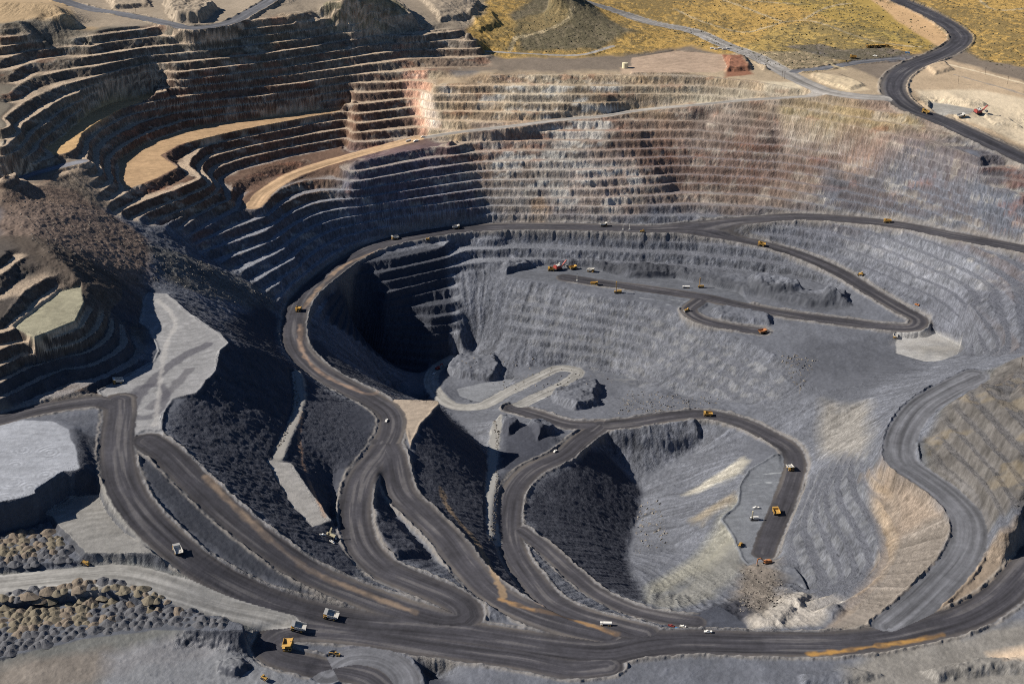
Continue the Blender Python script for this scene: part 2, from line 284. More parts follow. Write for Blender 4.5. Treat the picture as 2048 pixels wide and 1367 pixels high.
for kind, width, pts in ROADS:
    s = resample([P(*p) for p in pts], 4.0)
    roadw.append((kind, width, s))
    for k in range(len(s)-1):
        a, b = s[k], s[k+1]; r = width/2+1
        i0 = int((min(a[1], b[1])-r-GY0)/GS); i1 = int((max(a[1], b[1])+r-GY0)/GS)+2
        j0 = int((min(a[0], b[0])-r-GX0)/GS); j1 = int((max(a[0], b[0])+r-GX0)/GS)+2
        i0 = max(i0, 0); j0 = max(j0, 0); i1 = min(i1, NY); j1 = min(j1, NX)
        if i1 <= i0 or j1 <= j0: continue
        X = cx[i0:i1, j0:j1]; Y = cy[i0:i1, j0:j1]
        d = b-a; L = d[0]**2+d[1]**2+1e-9
        t = np.clip(((X-a[0])*d[0]+(Y-a[1])*d[1])/L, 0, 1)
        dd = np.hypot(X-a[0]-t*d[0], Y-a[1]-t*d[1])
        m = dd < r
        hard[i0:i1, j0:j1] |= m
        hz[i0:i1, j0:j1][m] = (a[2]+t*d[2])[m]
known = cnt > 0
z0 = np.where(known, val/np.maximum(cnt, 1), 0.0)
z0[hard] = hz[hard]; known |= hard
def solve(z0, known, level):
    ny, nx = z0.shape
    if min(ny, nx) > 24:
        py, px = (ny+1)//2*2, (nx+1)//2*2
        zz = np.zeros((py, px)); kk = np.zeros((py, px)); zz[:ny, :nx] = z0*known; kk[:ny, :nx] = known
        ks = kk.reshape(py//2, 2, px//2, 2).sum((1, 3)); zs_ = zz.reshape(py//2, 2, px//2, 2).sum((1, 3))
        c = solve(zs_/np.maximum(ks, 1), ks > 0, level+1)
        yi = (np.arange(ny)-0.5)/2; xi = (np.arange(nx)-0.5)/2
        y0 = np.clip(np.floor(yi).astype(int), 0, c.shape[0]-2); x0 = np.clip(np.floor(xi).astype(int), 0, c.shape[1]-2)
        ty = np.clip(yi-y0, 0, 1)[:, None]; tx = np.clip(xi-x0, 0, 1)[None, :]
        u = (c[y0][:, x0]*(1-tx)+c[y0][:, x0+1]*tx)*(1-ty)+(c[y0+1][:, x0]*(1-tx)+c[y0+1][:, x0+1]*tx)*ty
    else:
        u = np.full(z0.shape, z0[known].mean() if known.any() else 0.0)
    u = np.where(known, z0, u)
    for it in range(400 if level > 3 else 60):
        p = np.pad(u, 1, mode='edge')
        a = (p[:-2, 1:-1]+p[2:, 1:-1]+p[1:-1, :-2]+p[1:-1, 2:])*0.25
        u = np.where(known, z0, a)
    return u
ZG = solve(z0, known, 0)
def blur(a, n):
    for _ in range(n):
        p = np.pad(a, 1, mode='edge')
        a = (p[:-2, 1:-1]+p[2:, 1:-1]+p[1:-1, :-2]+p[1:-1, 2:]+4*p[1:-1, 1:-1])/8
    return a
ZG = blur(ZG, 5)
def gsamp(G, x, y, gs=None, x0=None, y0=None):
    gs = gs or GS; x0 = GX0 if x0 is None else x0; y0 = GY0 if y0 is None else y0
    fx = np.clip((x-x0)/gs, 0, G.shape[1]-1.001); fy = np.clip((y-y0)/gs, 0, G.shape[0]-1.001)
    i = fy.astype(int); j = fx.astype(int); ty = fy-i; tx = fx-j
    return (G[i, j]*(1-tx)+G[i, j+1]*tx)*(1-ty)+(G[i+1, j]*(1-tx)+G[i+1, j+1]*tx)*ty
def cast(u, v, zoff=0.0):                                          # sighting -> first point on the smooth terrain
    d = ray(u, v); t = np.linspace(500, 9000, 8501)/np.linalg.norm(d[:2])
    x = d[0]*t; y = d[1]*t; z = CAMZ+d[2]*t
    g = gsamp(ZG, x, y)+zoff
    k = np.argmax(z < g) if (z < g).any() else len(t)-1
    return (x[k], y[k], float(g[k]))
def castpoly(pts): return [cast(p[0], p[1]) for p in pts]

# ------------------------------------------------------------------ terrain mesh
S_IN = np.linspace(-0.475, 0.475, 1340)
S_OUT = 0.475+np.cumsum(0.002*1.12**np.arange(38))
S = np.concatenate([-S_OUT[::-1], S_IN, S_OUT])
ys = [860.0]
while ys[-1] < 2640: ys.append(ys[-1]+1.05+0.62*(ys[-1]-860)/1700)
dy = 2.0
while ys[-1] < 3350: ys.append(ys[-1]+dy); dy = min(dy*1.02, 6)
while ys[-1] < 40000: ys.append(ys[-1]+dy); dy *= 1.15
near = []; dy = 2.0; yy = 860.0
while yy > 60: yy -= dy; dy *= 1.12; near.append(max(yy, 50))
YS = np.array(near[::-1]+ys)
C0 = 120.0
Sg, Yg = np.meshgrid(S, YS)
X = (Sg*(Yg+C0)*0.93); Y = Yg.copy()
NR, NC = X.shape
X += (h2(np.arange(NR*NC).reshape(NR, NC), np.zeros((NR, NC), np.int64), 5)-.5)*0.3
ZS = gsamp(ZG, X, Y).astype(np.float64)
print('mesh', NR, NC, NR*NC)
# terrace weights on a raster
WG = np.zeros((NY, NX))
for wt, poly in WALLS:
    w3 = castpoly(poly)
    m = inpoly(cx, cy, w3); WG[m] = np.maximum(WG[m], wt)
WG = blur(WG, 12)
# downslope streak field
RS = 2.0; RX0, RY0 = -1400.0, 840.0; RNX, RNY = 1401, 1100
rx, ry = np.meshgrid(RX0+RS*np.arange(RNX), RY0+RS*np.arange(RNY))
zr = gsamp(ZG, rx, ry); gy, gx = np.gradient(zr, RS)
gm = np.hypot(gx, gy)+1e-6; dxn, dyn = gx/gm, gy/gm
rng = np.random.RandomState(3)
def lic(steps, cell):
    k = max(1, cell)
    n = rng.rand(RNY//k+2, RNX//k+2)
    n = np.kron(n, np.ones((k, k)))[:RNY, :RNX]
    acc = n.copy()
    for sg in (1, -1):
        px, py = np.meshgrid(np.arange(RNX, dtype=float), np.arange(RNY, dtype=float))
        for _ in range(steps):
            i = np.clip(py, 0, RNY-1).astype(int); j = np.clip(px, 0, RNX-1).astype(int)
            px += sg*dxn[i, j]; py += sg*dyn[i, j]
            i = np.clip(py, 0, RNY-1).astype(int); j = np.clip(px, 0, RNX-1).astype(int)
            acc += n[i, j]
    acc = (acc-acc.mean())/acc.std(); return acc
LA = blur(lic(16, 1), 1); LB = blur(lic(10, 3), 2); LA /= LA.std(); LB /= LB.std()
la = gsamp(LA, X, Y, RS, RX0, RY0); lb = gsamp(LB, X, Y, RS, RX0, RY0)
inr = (X > RX0) & (X < RX0+RS*(RNX-1)) & (Y > RY0) & (Y < RY0+RS*(RNY-1))
la = np.where(inr, la, 0); lb = np.where(inr, lb, 0)
SLP = gsamp(gm, X, Y, RS, RX0, RY0); SLP = np.where(inr, SLP, 0.02)
wt = gsamp(WG, X, Y); wt = np.where((Y < GY1) & (np.abs(X) < GX1), wt, 0)*sstep(0.12, 0.25, SLP)
# terraces
n1 = fbm(X, Y, 60, 3, 11); n2 = fbm(X, Y, 14, 3, 12)
BH = 11.5
kb = np.floor((ZS-80)/BH+0.25)
ns1 = fbm(X+kb*137.1, Y+kb*71.7, 13, 4, 15, .6)
zz = ZS+0.5*n1+1.0*ns1+0.35*fbm(X, Y, 3.5, 2, 16)
t = (zz-80)/BH+0.25; fl = np.floor(t); fr = t-fl
face = sstep(0.55, 1.0, fr)*0.3+np.clip((fr-0.60)/0.34, 0, 1)*0.7
ZT = 80+BH*(fl+face-0.1)
TFR = fr
Z = ZS*(1-wt)+ZT*wt
# roughness
rub = np.zeros_like(X)
def zmask(poly_px, soft=6.0, rough=0.0, seed=1, size=30):
    w3 = castpoly(poly_px); xs = [p[0] for p in w3]; ys_ = [p[1] for p in w3]
    m = np.zeros(X.shape, np.float32)
    pad = soft*2+rough*2
    r0 = np.searchsorted(YS, min(ys_)-pad); r1 = np.searchsorted(YS, max(ys_)+pad)
    if r1 <= r0: return m
    sx = X[r0:r1]; sy = Y[r0:r1]
    c = np.where(((sx > min(xs)-pad) & (sx < max(xs)+pad)).any(0))[0]
    if len(c) == 0: return m
    c0, c1 = c[0], c[-1]+1
    sx = sx[:, c0:c1]; sy = sy[:, c0:c1]
    if rough:
        ax = sx+rough*fbm(sx, sy, size, 4, seed, .6); ay = sy+rough*fbm(sx, sy, size, 4, seed+7, .6)
    else: ax, ay = sx, sy
    ins = inpoly(ax, ay, w3)
    if soft > 0.5:
        d = sdist(ax, ay, w3); v = np.clip(0.5+np.where(ins, d, -d)/(2*soft), 0, 1)
    else: v = ins.astype(np.float32)
    m[r0:r1, c0:c1] = v; return m
RUB = zmask([(0,395),(60,385),(150,400),(260,440),(400,500),(560,590),(545,620),(470,600),(400,570),(300,545),(200,540),(120,560),(60,480),(0,470)], 8, 12, 3)
RUB = np.maximum(RUB, 0.7*zmask([(1490,1130),(1560,1110),(1600,1200),(1560,1230),(1480,1225)], 6, 6, 4))
RUB = np.maximum(RUB, 0.4*zmask([(1250,770),(1340,780),(1560,750),(1600,800),(1500,830),(1300,830)], 6, 6, 4))
RUB = np.maximum(RUB, 0.6*zmask([(1200,895),(1420,850),(1500,900),(1470,960),(1400,1000),(1290,1110),(1270,1000),(1290,950)], 6, 6, 4))
nr = fbm(X, Y, 22, 5, 41, .62); nf = fbm(X, Y, 5, 3, 42)
steep = sstep(0.15, 0.45, SLP)
FS = fbm(X, Y, 4.0, 2, 47)
Z += wt*0.7*FS*sstep(.5, .65, TFR)
Z += RUB*(2.8*nr+1.6*np.maximum(nf, 0))+steep*(1-RUB)*(0.35*nf+0.45*la*(1-wt)+0.2*lb*(1-wt)+0.35*FS*(1-wt)+0.6*n2*(1-wt)+wt*sstep(.5,.65,TFR)*(1-sstep(.9,1,TFR))*(0.2*la+2.4*fbm(X+kb*37,Y-kb*53,7,4,44,.65)))
low = 1-sstep(55, 75, ZS)
Z += (1-steep)*0.25*nf+0.35*(1-steep)*n1+(1-steep)*low*(0.8*nr+.35*np.maximum(FS, 0))
Z += steep*(1-RUB)*(1-.6*wt)*1.7*fbm(X, Y, 30, 4, 49, .6)
# plain: gentle undulation
PLAIN = sstep(2300, 2500, Y)*sstep(60, 90, ZS)
Z += PLAIN*(2.5*fbm(X, Y, 160, 3, 77))+sstep(3400, 7000, Y)*(120*fbm(X, Y, 2600, 4, 78)+40)
# loose muck piles and dig faces standing on the working floors
def raise_(poly, h, soft=5, rough=6, lump=.35):
    global Z
    m = zmask(poly, soft, rough, int(poly[0][0])+11, 20); m = m*m*(3-2*m)
    Z = Z+h*m*(1+lump*fbm(X, Y, 14, 4, 33, .6))
for a in [([(1232,540),(1300,532),(1400,545),(1500,560),(1640,590),(1700,610),(1620,612),(1500,590),(1400,578),(1290,566)], 9),
          ([(1500,565),(1560,560),(1600,575),(1600,590),(1540,595),(1505,585)], 9), ([(1640,585),(1690,590),(1700,606),(1650,608)], 9),
          ([(1075,530),(1180,522),(1235,535),(1200,542),(1100,540)], 8), ([(1000,540),(1010,530),(1080,532),(1082,545),(1020,552)], 8),
          ([(905,722),(985,710),(1000,740),(985,765),(920,755),(895,745)], 10), ([(1105,790),(1165,765),(1195,770),(1190,812),(1150,820),(1110,805)], 11),
          ([(1410,612),(1480,612),(1540,632),(1540,650),(1440,640)], 7),
          ([(990,850),(1010,835),(1040,850),(1015,870)], 10), ([(1060,850),(1090,842),(1112,862),(1080,880)], 9),
          ([(1200,870),(1290,850),(1390,850),(1400,880),(1340,900),(1240,890)], 8),
          ([(740,1020),(790,1040),(850,1110),(800,1115),(745,1070)], 6), ([(440,1325),(480,1322),(495,1335),(470,1350),(440,1345)], 6),
          ([(1480,1215),(1530,1190),(1590,1220),(1560,1250),(1490,1252)], 4), ([(1560,1180),(1620,1190),(1600,1215),(1560,1210)], 6),
          ([(1040,1240),(1075,1228),(1120,1245),(1100,1262),(1050,1258)], 5), ([(960,1200),(1000,1215),(1020,1235),(980,1235)], 5),
          ([(1630,1222),(1660,1210),(1690,1222),(1660,1240)], 4), ([(1390,1240),(1420,1228),(1480,1235),(1440,1248)], 4),
          ([(1850,1345),(1950,1325),(2060,1315),(2100,1340),(1950,1350),(1870,1362)], 8), ([(1600,1352),(1700,1340),(1760,1350),(1700,1372),(1610,1375)], 5),
          ([(1880,203),(1915,200),(1960,205),(1975,212),(1950,213),(1900,209)], 6), ([(1960,228),(2020,240),(2040,255),(1990,250)], 4),
          ([(640,25),(690,5),(760,0),(810,22),(830,50),(740,60),(680,55)], 16), ([(330,10),(380,0),(430,20),(400,45),(350,45)], 16),
          ([(840,0),(900,-12),(960,8),(945,35),(880,42)], 8), ([(940,30),(985,25),(1000,50),(960,62)], 6), ([(200,-10),(290,-20),(300,15),(230,20)], 7), ([(560,30),(620,22),(640,40),(590,52)], 4), ([(1620,150),(1680,150),(1730,172),(1700,180),(1650,168)], 4),
          ([(1500,118),(1540,128),(1560,140),(1530,142)], 5), ([(1840,205),(1870,200),(1880,222),(1860,228)], 4), ([(1850,135),(1890,125),(1905,140),(1870,150)], 4),
          ([(1455,120),(1490,118),(1500,142),(1455,145)], 8)]: raise_(*a)
# pads
PADM = {}
PADEDGE = np.zeros_like(X)
def padplane(c, co, x, y): return co[0]*(x-c[0])+co[1]*(y-c[1])+co[2]
for name, w3, (c, co) in padw:
    xs = w3[:, 0]; yv = w3[:, 1]
    r0 = np.searchsorted(YS, yv.min()-15); r1 = np.searchsorted(YS, yv.max()+15)
    sx = X[r0:r1]; sy = Y[r0:r1]
    ax = sx+2.0*fbm(sx, sy, 16, 3, 9); ay = sy+2.0*fbm(sx, sy, 16, 3, 10)
    box = (sx > xs.min()-15) & (sx < xs.max()+15)
    ins = np.zeros(sx.shape, bool); d = np.full(sx.shape, 99.0)
    ins[box] = inpoly(ax[box], ay[box], w3); d[box] = sdist(ax[box], ay[box], w3)
    sd_ = np.where(ins, d, -d)
    wgt = sstep({'lightpad': -16, 'field1': -5, 'pad2': -6}.get(name, -2.2), 0.8, sd_)
    pl = padplane(c, co, sx, sy)+0.2*nf[r0:r1]+0.35*n1[r0:r1]
    Z[r0:r1] = Z[r0:r1]*(1-wgt)+pl*wgt
    m = np.zeros(X.shape, np.float32); m[r0:r1] = sstep(-1.0, 1.0, sd_); PADM[name] = m
    if name in ('platform', 'tri', 'pad2', 'shelf', 'blast'):                 # safety bund round the rim
        Z[r0:r1] += 1.7*np.exp(-((sd_-1.5)/1.6)**2)*(0.7+0.5*n2[r0:r1])*(name != 'shelf')
# roads
RD = np.full(X.shape, 1e3, np.float32); RT = np.zeros(X.shape, np.float32); RZ = np.zeros(X.shape); RK = np.full(X.shape, -1, np.int16); RLAT = np.zeros(X.shape, np.float32)
EXC = np.full(X.shape, 1e3, np.float32)
ZA = np.zeros(X.shape); WA = np.zeros(X.shape)
for ri, (kind, width, s) in enumerate(roadw):
    Er = np.full(X.shape, 60.0, np.float32); Zr = np.zeros(X.shape, np.float32)
    s = resample(s[::2], 6.0); hw = width/2
    al = np.concatenate([[0], np.cumsum(np.hypot(*np.diff(s[:, :2], axis=0).T))])
    R = hw+14
    for k in range(len(s)-1):
        a, b = s[k], s[k+1]
        r0 = np.searchsorted(YS, min(a[1], b[1])-R); r1 = np.searchsorted(YS, max(a[1], b[1])+R)
        if r1 <= r0: continue
        ymid = (YS[r0]+YS[min(r1, NR-1)])/2; q = 1/((ymid+C0)*0.93)
        lo = (min(a[0], b[0])-R); hi = (max(a[0], b[0])+R)
        sc_lo = min(lo/((YS[r0]+C0)*.93), lo/((YS[r1-1]+C0)*.93)); sc_hi = max(hi/((YS[r0]+C0)*.93), hi/((YS[r1-1]+C0)*.93))
        c0 = max(np.searchsorted(S, sc_lo)-1, 0); c1 = min(np.searchsorted(S, sc_hi)+1, NC)
        if c1 <= c0: continue
        sx = X[r0:r1, c0:c1]; sy = Y[r0:r1, c0:c1]
        d = b-a; L = d[0]**2+d[1]**2+1e-9
        t = np.clip(((sx-a[0])*d[0]+(sy-a[1])*d[1])/L, 0, 1)
        ex = sx-a[0]-t*d[0]; ey = sy-a[1]-t*d[1]
        dist = np.hypot(ex, ey); lat = np.sign(d[0]*ey-d[1]*ex)*dist
        e = dist-hw
        m = e < Er[r0:r1, c0:c1]
        Er[r0:r1, c0:c1][m] = e[m]; Zr[r0:r1, c0:c1][m] = (a[2]+t*d[2])[m]
        m = e < EXC[r0:r1, c0:c1]
        EXC[r0:r1, c0:c1][m] = e[m]; RD[r0:r1, c0:c1][m] = dist[m]; RLAT[r0:r1, c0:c1][m] = lat[m]
        RT[r0:r1, c0:c1][m] = (al[k]+t*(al[k+1]-al[k]))[m]; RK[r0:r1, c0:c1][m] = ri
    m = Er < 30
    wq = 1/(1+np.exp(np.clip(Er[m]/2.0, -20, 20))); WA[m] += wq; ZA[m] += wq*Zr[m]
RZ = np.where(WA > 0, ZA/np.maximum(WA, 1e-12), 0)
e = EXC+1.1*fbm(X, Y, 22, 3, 21)+1.6*fbm(X, Y, 5, 3, 22)
rw = 1-sstep(1.5, 6.5, e)
isroad = RK >= 0
kinds = [r[0] for r in roadw]
bundk = np.array([1.0 if k in ('dark', 'mid') else 0.0 for k in kinds]+[0.0])[RK]
inpad = np.zeros_like(X)
for k in PADM: inpad = np.maximum(inpad, PADM[k])
bund = bundk*2.1*np.exp(-((e-2.6)/1.7)**2)*np.clip(0.8+1.3*n2+.5*FS, 0, 2)*np.where(isroad, 1, 0)*(1-inpad)*sstep(-0.45, 0.1, n1+0.35)
Z = np.where(isroad, Z*(1-rw)+(RZ+0.12*nf)*rw, Z)+bund

# true slope of the finished surface
dzr = np.gradient(Z, axis=0)/np.maximum(np.gradient(Y, axis=0), .1)
dzc = np.gradient(Z, axis=1)/np.maximum(np.gradient(X, axis=1), .1)
TS = np.hypot(dzr, dzc)
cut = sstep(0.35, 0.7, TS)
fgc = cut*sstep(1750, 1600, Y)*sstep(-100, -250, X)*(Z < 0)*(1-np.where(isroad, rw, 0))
Z += fgc*(1.2*fbm(X, Y, 6, 4, 48, .65)+0.6*n2)
# ------------------------------------------------------------------ rock and soil colours (base colours of the ground, some sun and shade painted in)
def lin(h):
    c = [int(h[i:i+2], 16)/255 for i in (0, 2, 4)]
    return np.array([x/12.92 if x <= .04045 else ((x+.055)/1.055)**2.4 for x in c], np.float32)
CC = np.empty(X.shape+(3,), np.float32); CC[:] = lin('5c5d63')
def paint(m, col, k=1.0):
    m = (m*k)[..., None]; CC[:] = CC*(1-m)+np.asarray(col, np.float32)*m
nb = fbm(X, Y, 120, 4, 51, .6); nm = fbm(X, Y, 35, 4, 52, .6); ns = fbm(X, Y, 9, 3, 53)
ne = fbm(X+3*nb, Z*7+Y*0.2, 60, 4, 54, .6)                        # strata running level through the walls
def patch(th, wd=0.15, src=None): return sstep(th-wd, th+wd, (nm if src is None else src))
ZN = [
 # upper pit walls: brown and tan overburden
 ([(-150,-60),(2200,-60),(2200,330),(1960,290),(1640,200),(1000,150),(850,140),(850,290),(700,330),(500,420),(0,420),(-150,420)], '70655a', 12, 22, 1.0),
 ([(-150,-40),(700,-40),(700,150),(250,200),(100,300),(-150,420)], '686156', 10, 20, 0.9),
 ([(300,170),(900,140),(900,290),(700,330),(500,410),(230,420),(230,300)], '5f4b40', 12, 25, 0.9),
 ([(700,300),(900,270),(960,380),(960,440),(700,420)], '66565a', 20, 30, 0.7),
 ([(820,150),(1620,140),(1660,240),(1340,330),(1000,330),(860,280)], '9a8a74', 12, 20, 1.0),
 ([(940,240),(1400,210),(1860,220),(1900,330),(1650,380),(1300,420),(1000,440),(940,380)], '85756a', 18, 25, 1.0),
 ([(1200,270),(1500,270),(1700,310),(1640,350),(1300,350)], '7c665c', 14, 22, 0.8),
 ([(1560,200),(1700,205),(1850,245),(1850,262),(1700,250),(1560,225)], '9a8a68', 8, 12, 0.8),
 ([(1720,262),(1850,280),(1945,330),(1950,360),(1870,350),(1800,310),(1700,290)], '8b7067', 10, 26, 0.55),
 ([(930,290),(1200,300),(1230,420),(1090,425),(960,410),(990,350)], '8e867e', 12, 18, 0.8),
 ([(1160,330),(1260,300),(1300,360),(1230,410),(1120,400)], 'b7a294', 12, 18, 0.5),
 ([(880,175),(1100,170),(1160,205),(1000,210),(900,200)], 'b9ad9a', 8, 12, 0.6),
 ([(1230,165),(1600,165),(1600,185),(1300,190)], 'bdb19a', 6, 8, 0.7),
 ([(806,146),(850,140),(866,170),(860,215),(880,250),(840,268),(828,230),(812,190)], 'c69a82', 5, 6, 1.0),
 ([(838,175),(866,180),(880,250),(862,262),(845,220)], 'd8c4b0', 4, 6, 0.9),
 ([(1060,405),(1085,395),(1100,430),(1085,445),(1062,445)], '9a8064', 4, 8, 0.6),
 ([(1290,430),(1300,400),(1900,370),(2200,420),(2200,700),(1860,640),(1700,520),(1480,470),(1300,450)], '5f6067', 15, 20, 1.0),
 ([(1640,340),(2200,350),(2200,480),(1640,430)], '5a5c64', 15, 20, 0.8),
 ([(1780,460),(2000,530),(1960,570),(1860,580),(1700,500)], '8d8d92', 20, 25, 0.5),
 # rubble and left hill
 ([(-20,380),(150,380),(300,480),(300,560),(160,600),(0,480)], '6e5e53', 10, 14, 0.9),
 ([(300,490),(400,520),(560,590),(540,625),(430,600),(330,560)], '5f5c58', 8, 12, 0.9),
 ([(-100,470),(60,470),(290,600),(300,690),(230,800),(-100,840)], '4c443d', 8, 14, 0.9),
 # right lower walls
 ([(2200,700),(1990,740),(1850,880),(1860,950),(1960,1060),(2200,1080)], '57544f', 8, 12, 0.95),
 ([(1750,960),(1860,980),(1900,1060),(1880,1150),(1740,1262),(1640,1262),(1780,1130)], '756c63', 6, 8, 0.9),
 ([(1770,975),(1850,985),(1880,1030),(1800,1070)], '7f6f60', 8, 14, 0.5),
 ([(1960,1110),(2060,1050),(2060,1130),(1960,1215),(1830,1250),(1800,1245)], '7d6f60', 6, 8, 0.9),
 ([(1490,1130),(1560,1120),(1570,1200),(1540,1240),(1480,1240),(1450,1200)], '6f655a', 10, 22, 0.8),
 ([(1290,1205),(1490,1020),(1490,1130),(1420,1200),(1330,1225)], '77746e', 8, 12, 0.9),
 ([(1380,1040),(1470,985),(1478,1000),(1400,1050)], '857a68', 7, 20, 0.7),
 ([(1375,985),(1480,915),(1500,922),(1480,950),(1400,985)], 'a49d8f', 6, 18, 0.75),
 ([(1480,990),(1440,1040),(1300,1170),(1290,1200),(1320,1190),(1475,1070)], '8f8a7a', 8, 8, 0.6),
 ([(1500,1235),(1600,1190),(1700,1190),(1640,1250),(1500,1260)], 'a49b90', 6, 8, 0.8),
 ([(1720,950),(1780,960),(1795,1080),(1740,1180),(1660,1255),(1730,1160),(1770,1070)], '93806a', 6, 8, 0.6),
 ([(1640,800),(1740,800),(1740,900),(1640,900)], '7d766c', 10, 12, 0.6),
 # plateau
 ([(980,-60),(2200,-60),(2200,175),(1960,120),(1880,60),(1860,100),(1620,150),(1500,120),(1380,90),(1280,110),(1180,112),(960,100),(940,60)], 'a3864e', 8, 16, 1.0),
 ([(1020,30),(1100,-20),(1220,40),(1265,60),(1200,100),(1040,100)], '625b4c', 8, 14, 0.95),
 ([(975,50),(1100,0),(1145,20),(1140,40),(1040,70),(985,70)], '83714a', 8, 14, 0.6),
 ([(1480,110),(1540,60),(1640,40),(1800,70),(1760,110),(1580,125)], '9c8a55', 10, 20, 0.5),
 ([(1380,-60),(1700,-60),(1850,60),(1890,90),(1840,105),(1640,30)], '85783f', 10, 20, 0.45),
 ([(1700,-30),(1760,-30),(1840,30),(1895,62),(1905,88),(1880,95),(1800,45)], 'b0926e', 4, 5, 1.0),
 ([(1820,130),(1900,120),(2060,170),(2200,220),(2200,330),(2060,300),(1880,235),(1800,200)], 'a5927a', 6, 10, 1.0),
 ([(1830,180),(1960,180),(2200,240),(2200,310),(2050,290),(1960,250),(1850,215)], 'c3b39a', 6, 10, 0.9),
 ([(1380,135),(1480,105),(1640,105),(1760,160),(1760,200),(1640,190),(1560,150)], '9a8a74', 6, 10, 0.9),
 ([(1620,145),(1700,160),(1740,180),(1700,185),(1640,165)], 'b8a78c', 4, 6, 0.9),
 ([(-100,-60),(300,-60),(300,40),(180,60),(-100,70)], 'a08a6c', 6, 10, 0.8),
 ([(150,-60),(1000,-60),(970,30),(900,60),(300,60),(150,50)], '8f8272', 6, 12, 0.9),
 ([(640,20),(700,-10),(800,20),(820,50),(720,62),(660,60)], '77705a', 4, 8, 0.8),
 ([(1240,135),(1420,108),(1480,120),(1480,142),(1240,148)], 'a08c78', 4, 6, 0.9),
 ([(1440,110),(1480,112),(1505,150),(1450,155)], '7a4a38', 4, 6, 0.8),
 # foreground
 ([(690,1285),(760,1285),(820,1320),(845,1400),(690,1400)], '646369', 5, 6, 0.9),
 ([(-100,1120),(300,1115),(560,1215),(600,1250),(560,1400),(-100,1400)], '67655f', 8, 14, 0.8),
 ([(-100,1330),(200,1300),(500,1270),(520,1300),(100,1380),(-100,1400)], '776c63', 8, 16, 0.6),
 ([(200,1310),(540,1270),(640,1340),(700,1400),(200,1400)], '7b7a7d', 8, 14, 0.7),
 ([(1690,1340),(1760,1300),(2100,1230),(2100,1400),(1690,1400)], '7d776f', 8, 16, 0.8),
 ([(1980,1310),(2100,1290),(2100,1330),(2000,1330)], 'b8a48e', 6, 10, 0.9),
 ([(950,1180),(1000,1185),(1230,1262),(1260,1280),(1100,1240)], '9c7a58', 4, 6, 0.8),
]
for poly, col, soft, rough, k in ZN:
    paint(zmask(poly, soft, rough, seed=int(poly[0][0])+300, size=45), lin(col), k)
# strata variation on the walls
W = wt
v = 1+0.30*ne*W+0.16*nm+0.10*ns
CC *= v[..., None]
tint = np.maximum(fbm(X, Y, 80, 4, 61, .6), -.15)
fw_ = sstep(1800, 1950, Y); onup = sstep(-70, -20, Z)*W*fw_
CC *= (1+np.stack([0.22*tint, 0.02*tint, -0.16*tint], -1)*onup[..., None])
wh = patch(0.28, 0.08, fbm(X+5*nb, Y+Z*2, 26, 4, 63, .65))*W
wh = wh*(.15+.85*fw_)
paint(wh*sstep(-120, -60, Z)*0.35, lin('c0b6a6'))
paint(wh*(1-sstep(-120, -60, Z))*0.25, lin('9a9aa0'))
rd = patch(0.34, 0.08, fbm(X-5*nb, Y+Z*3, 50, 4, 64, .6))*onup
paint(rd*0.4, lin('84543f'))
# bench floors: sunlight painted in as a paler tone at left; faces streaked down-slope
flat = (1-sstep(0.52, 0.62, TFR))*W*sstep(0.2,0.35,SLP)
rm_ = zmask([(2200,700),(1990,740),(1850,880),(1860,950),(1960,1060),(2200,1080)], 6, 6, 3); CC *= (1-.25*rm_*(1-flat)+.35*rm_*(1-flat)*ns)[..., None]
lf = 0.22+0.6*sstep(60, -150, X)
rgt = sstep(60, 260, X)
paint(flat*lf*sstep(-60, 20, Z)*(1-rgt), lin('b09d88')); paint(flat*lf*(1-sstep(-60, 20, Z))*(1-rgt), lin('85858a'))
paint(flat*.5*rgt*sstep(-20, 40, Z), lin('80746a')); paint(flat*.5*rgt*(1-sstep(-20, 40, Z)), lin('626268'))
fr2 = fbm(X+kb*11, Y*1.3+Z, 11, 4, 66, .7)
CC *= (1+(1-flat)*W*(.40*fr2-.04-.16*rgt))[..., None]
CC *= (1+(cut*.5+.10)*(h2(np.arange(NR*NC).reshape(NR, NC), np.zeros((NR, NC), np.int64), 19)-.5))[..., None]
wv = patch(.08, .10, fbm(X, Z*2.6+Y*.3, 42, 4, 69, .6))*zmask([(880,170),(1230,165),(1250,205),(1200,300),(1260,300),(1300,340),(1240,415),(1100,430),(1010,380),(930,300),(1000,285),(1120,290),(1080,215),(900,205)], 8, 14, 3)*(1-flat); paint(wv*.7, lin('c2bbb0'))
bv = patch(.05, .15, fbm(X, Z*2.2+Y*.3, 60, 4, 70, .6))*W*(1-wv)*sstep(-110, -60, Z)*(1-flat); paint(bv*.35, lin('5a4a42'))
CC *= (1+0.12*la*steep*(1-0.85*W)+0.06*lb*steep*(1-0.8*W)+0.26*FS*cut)[..., None]
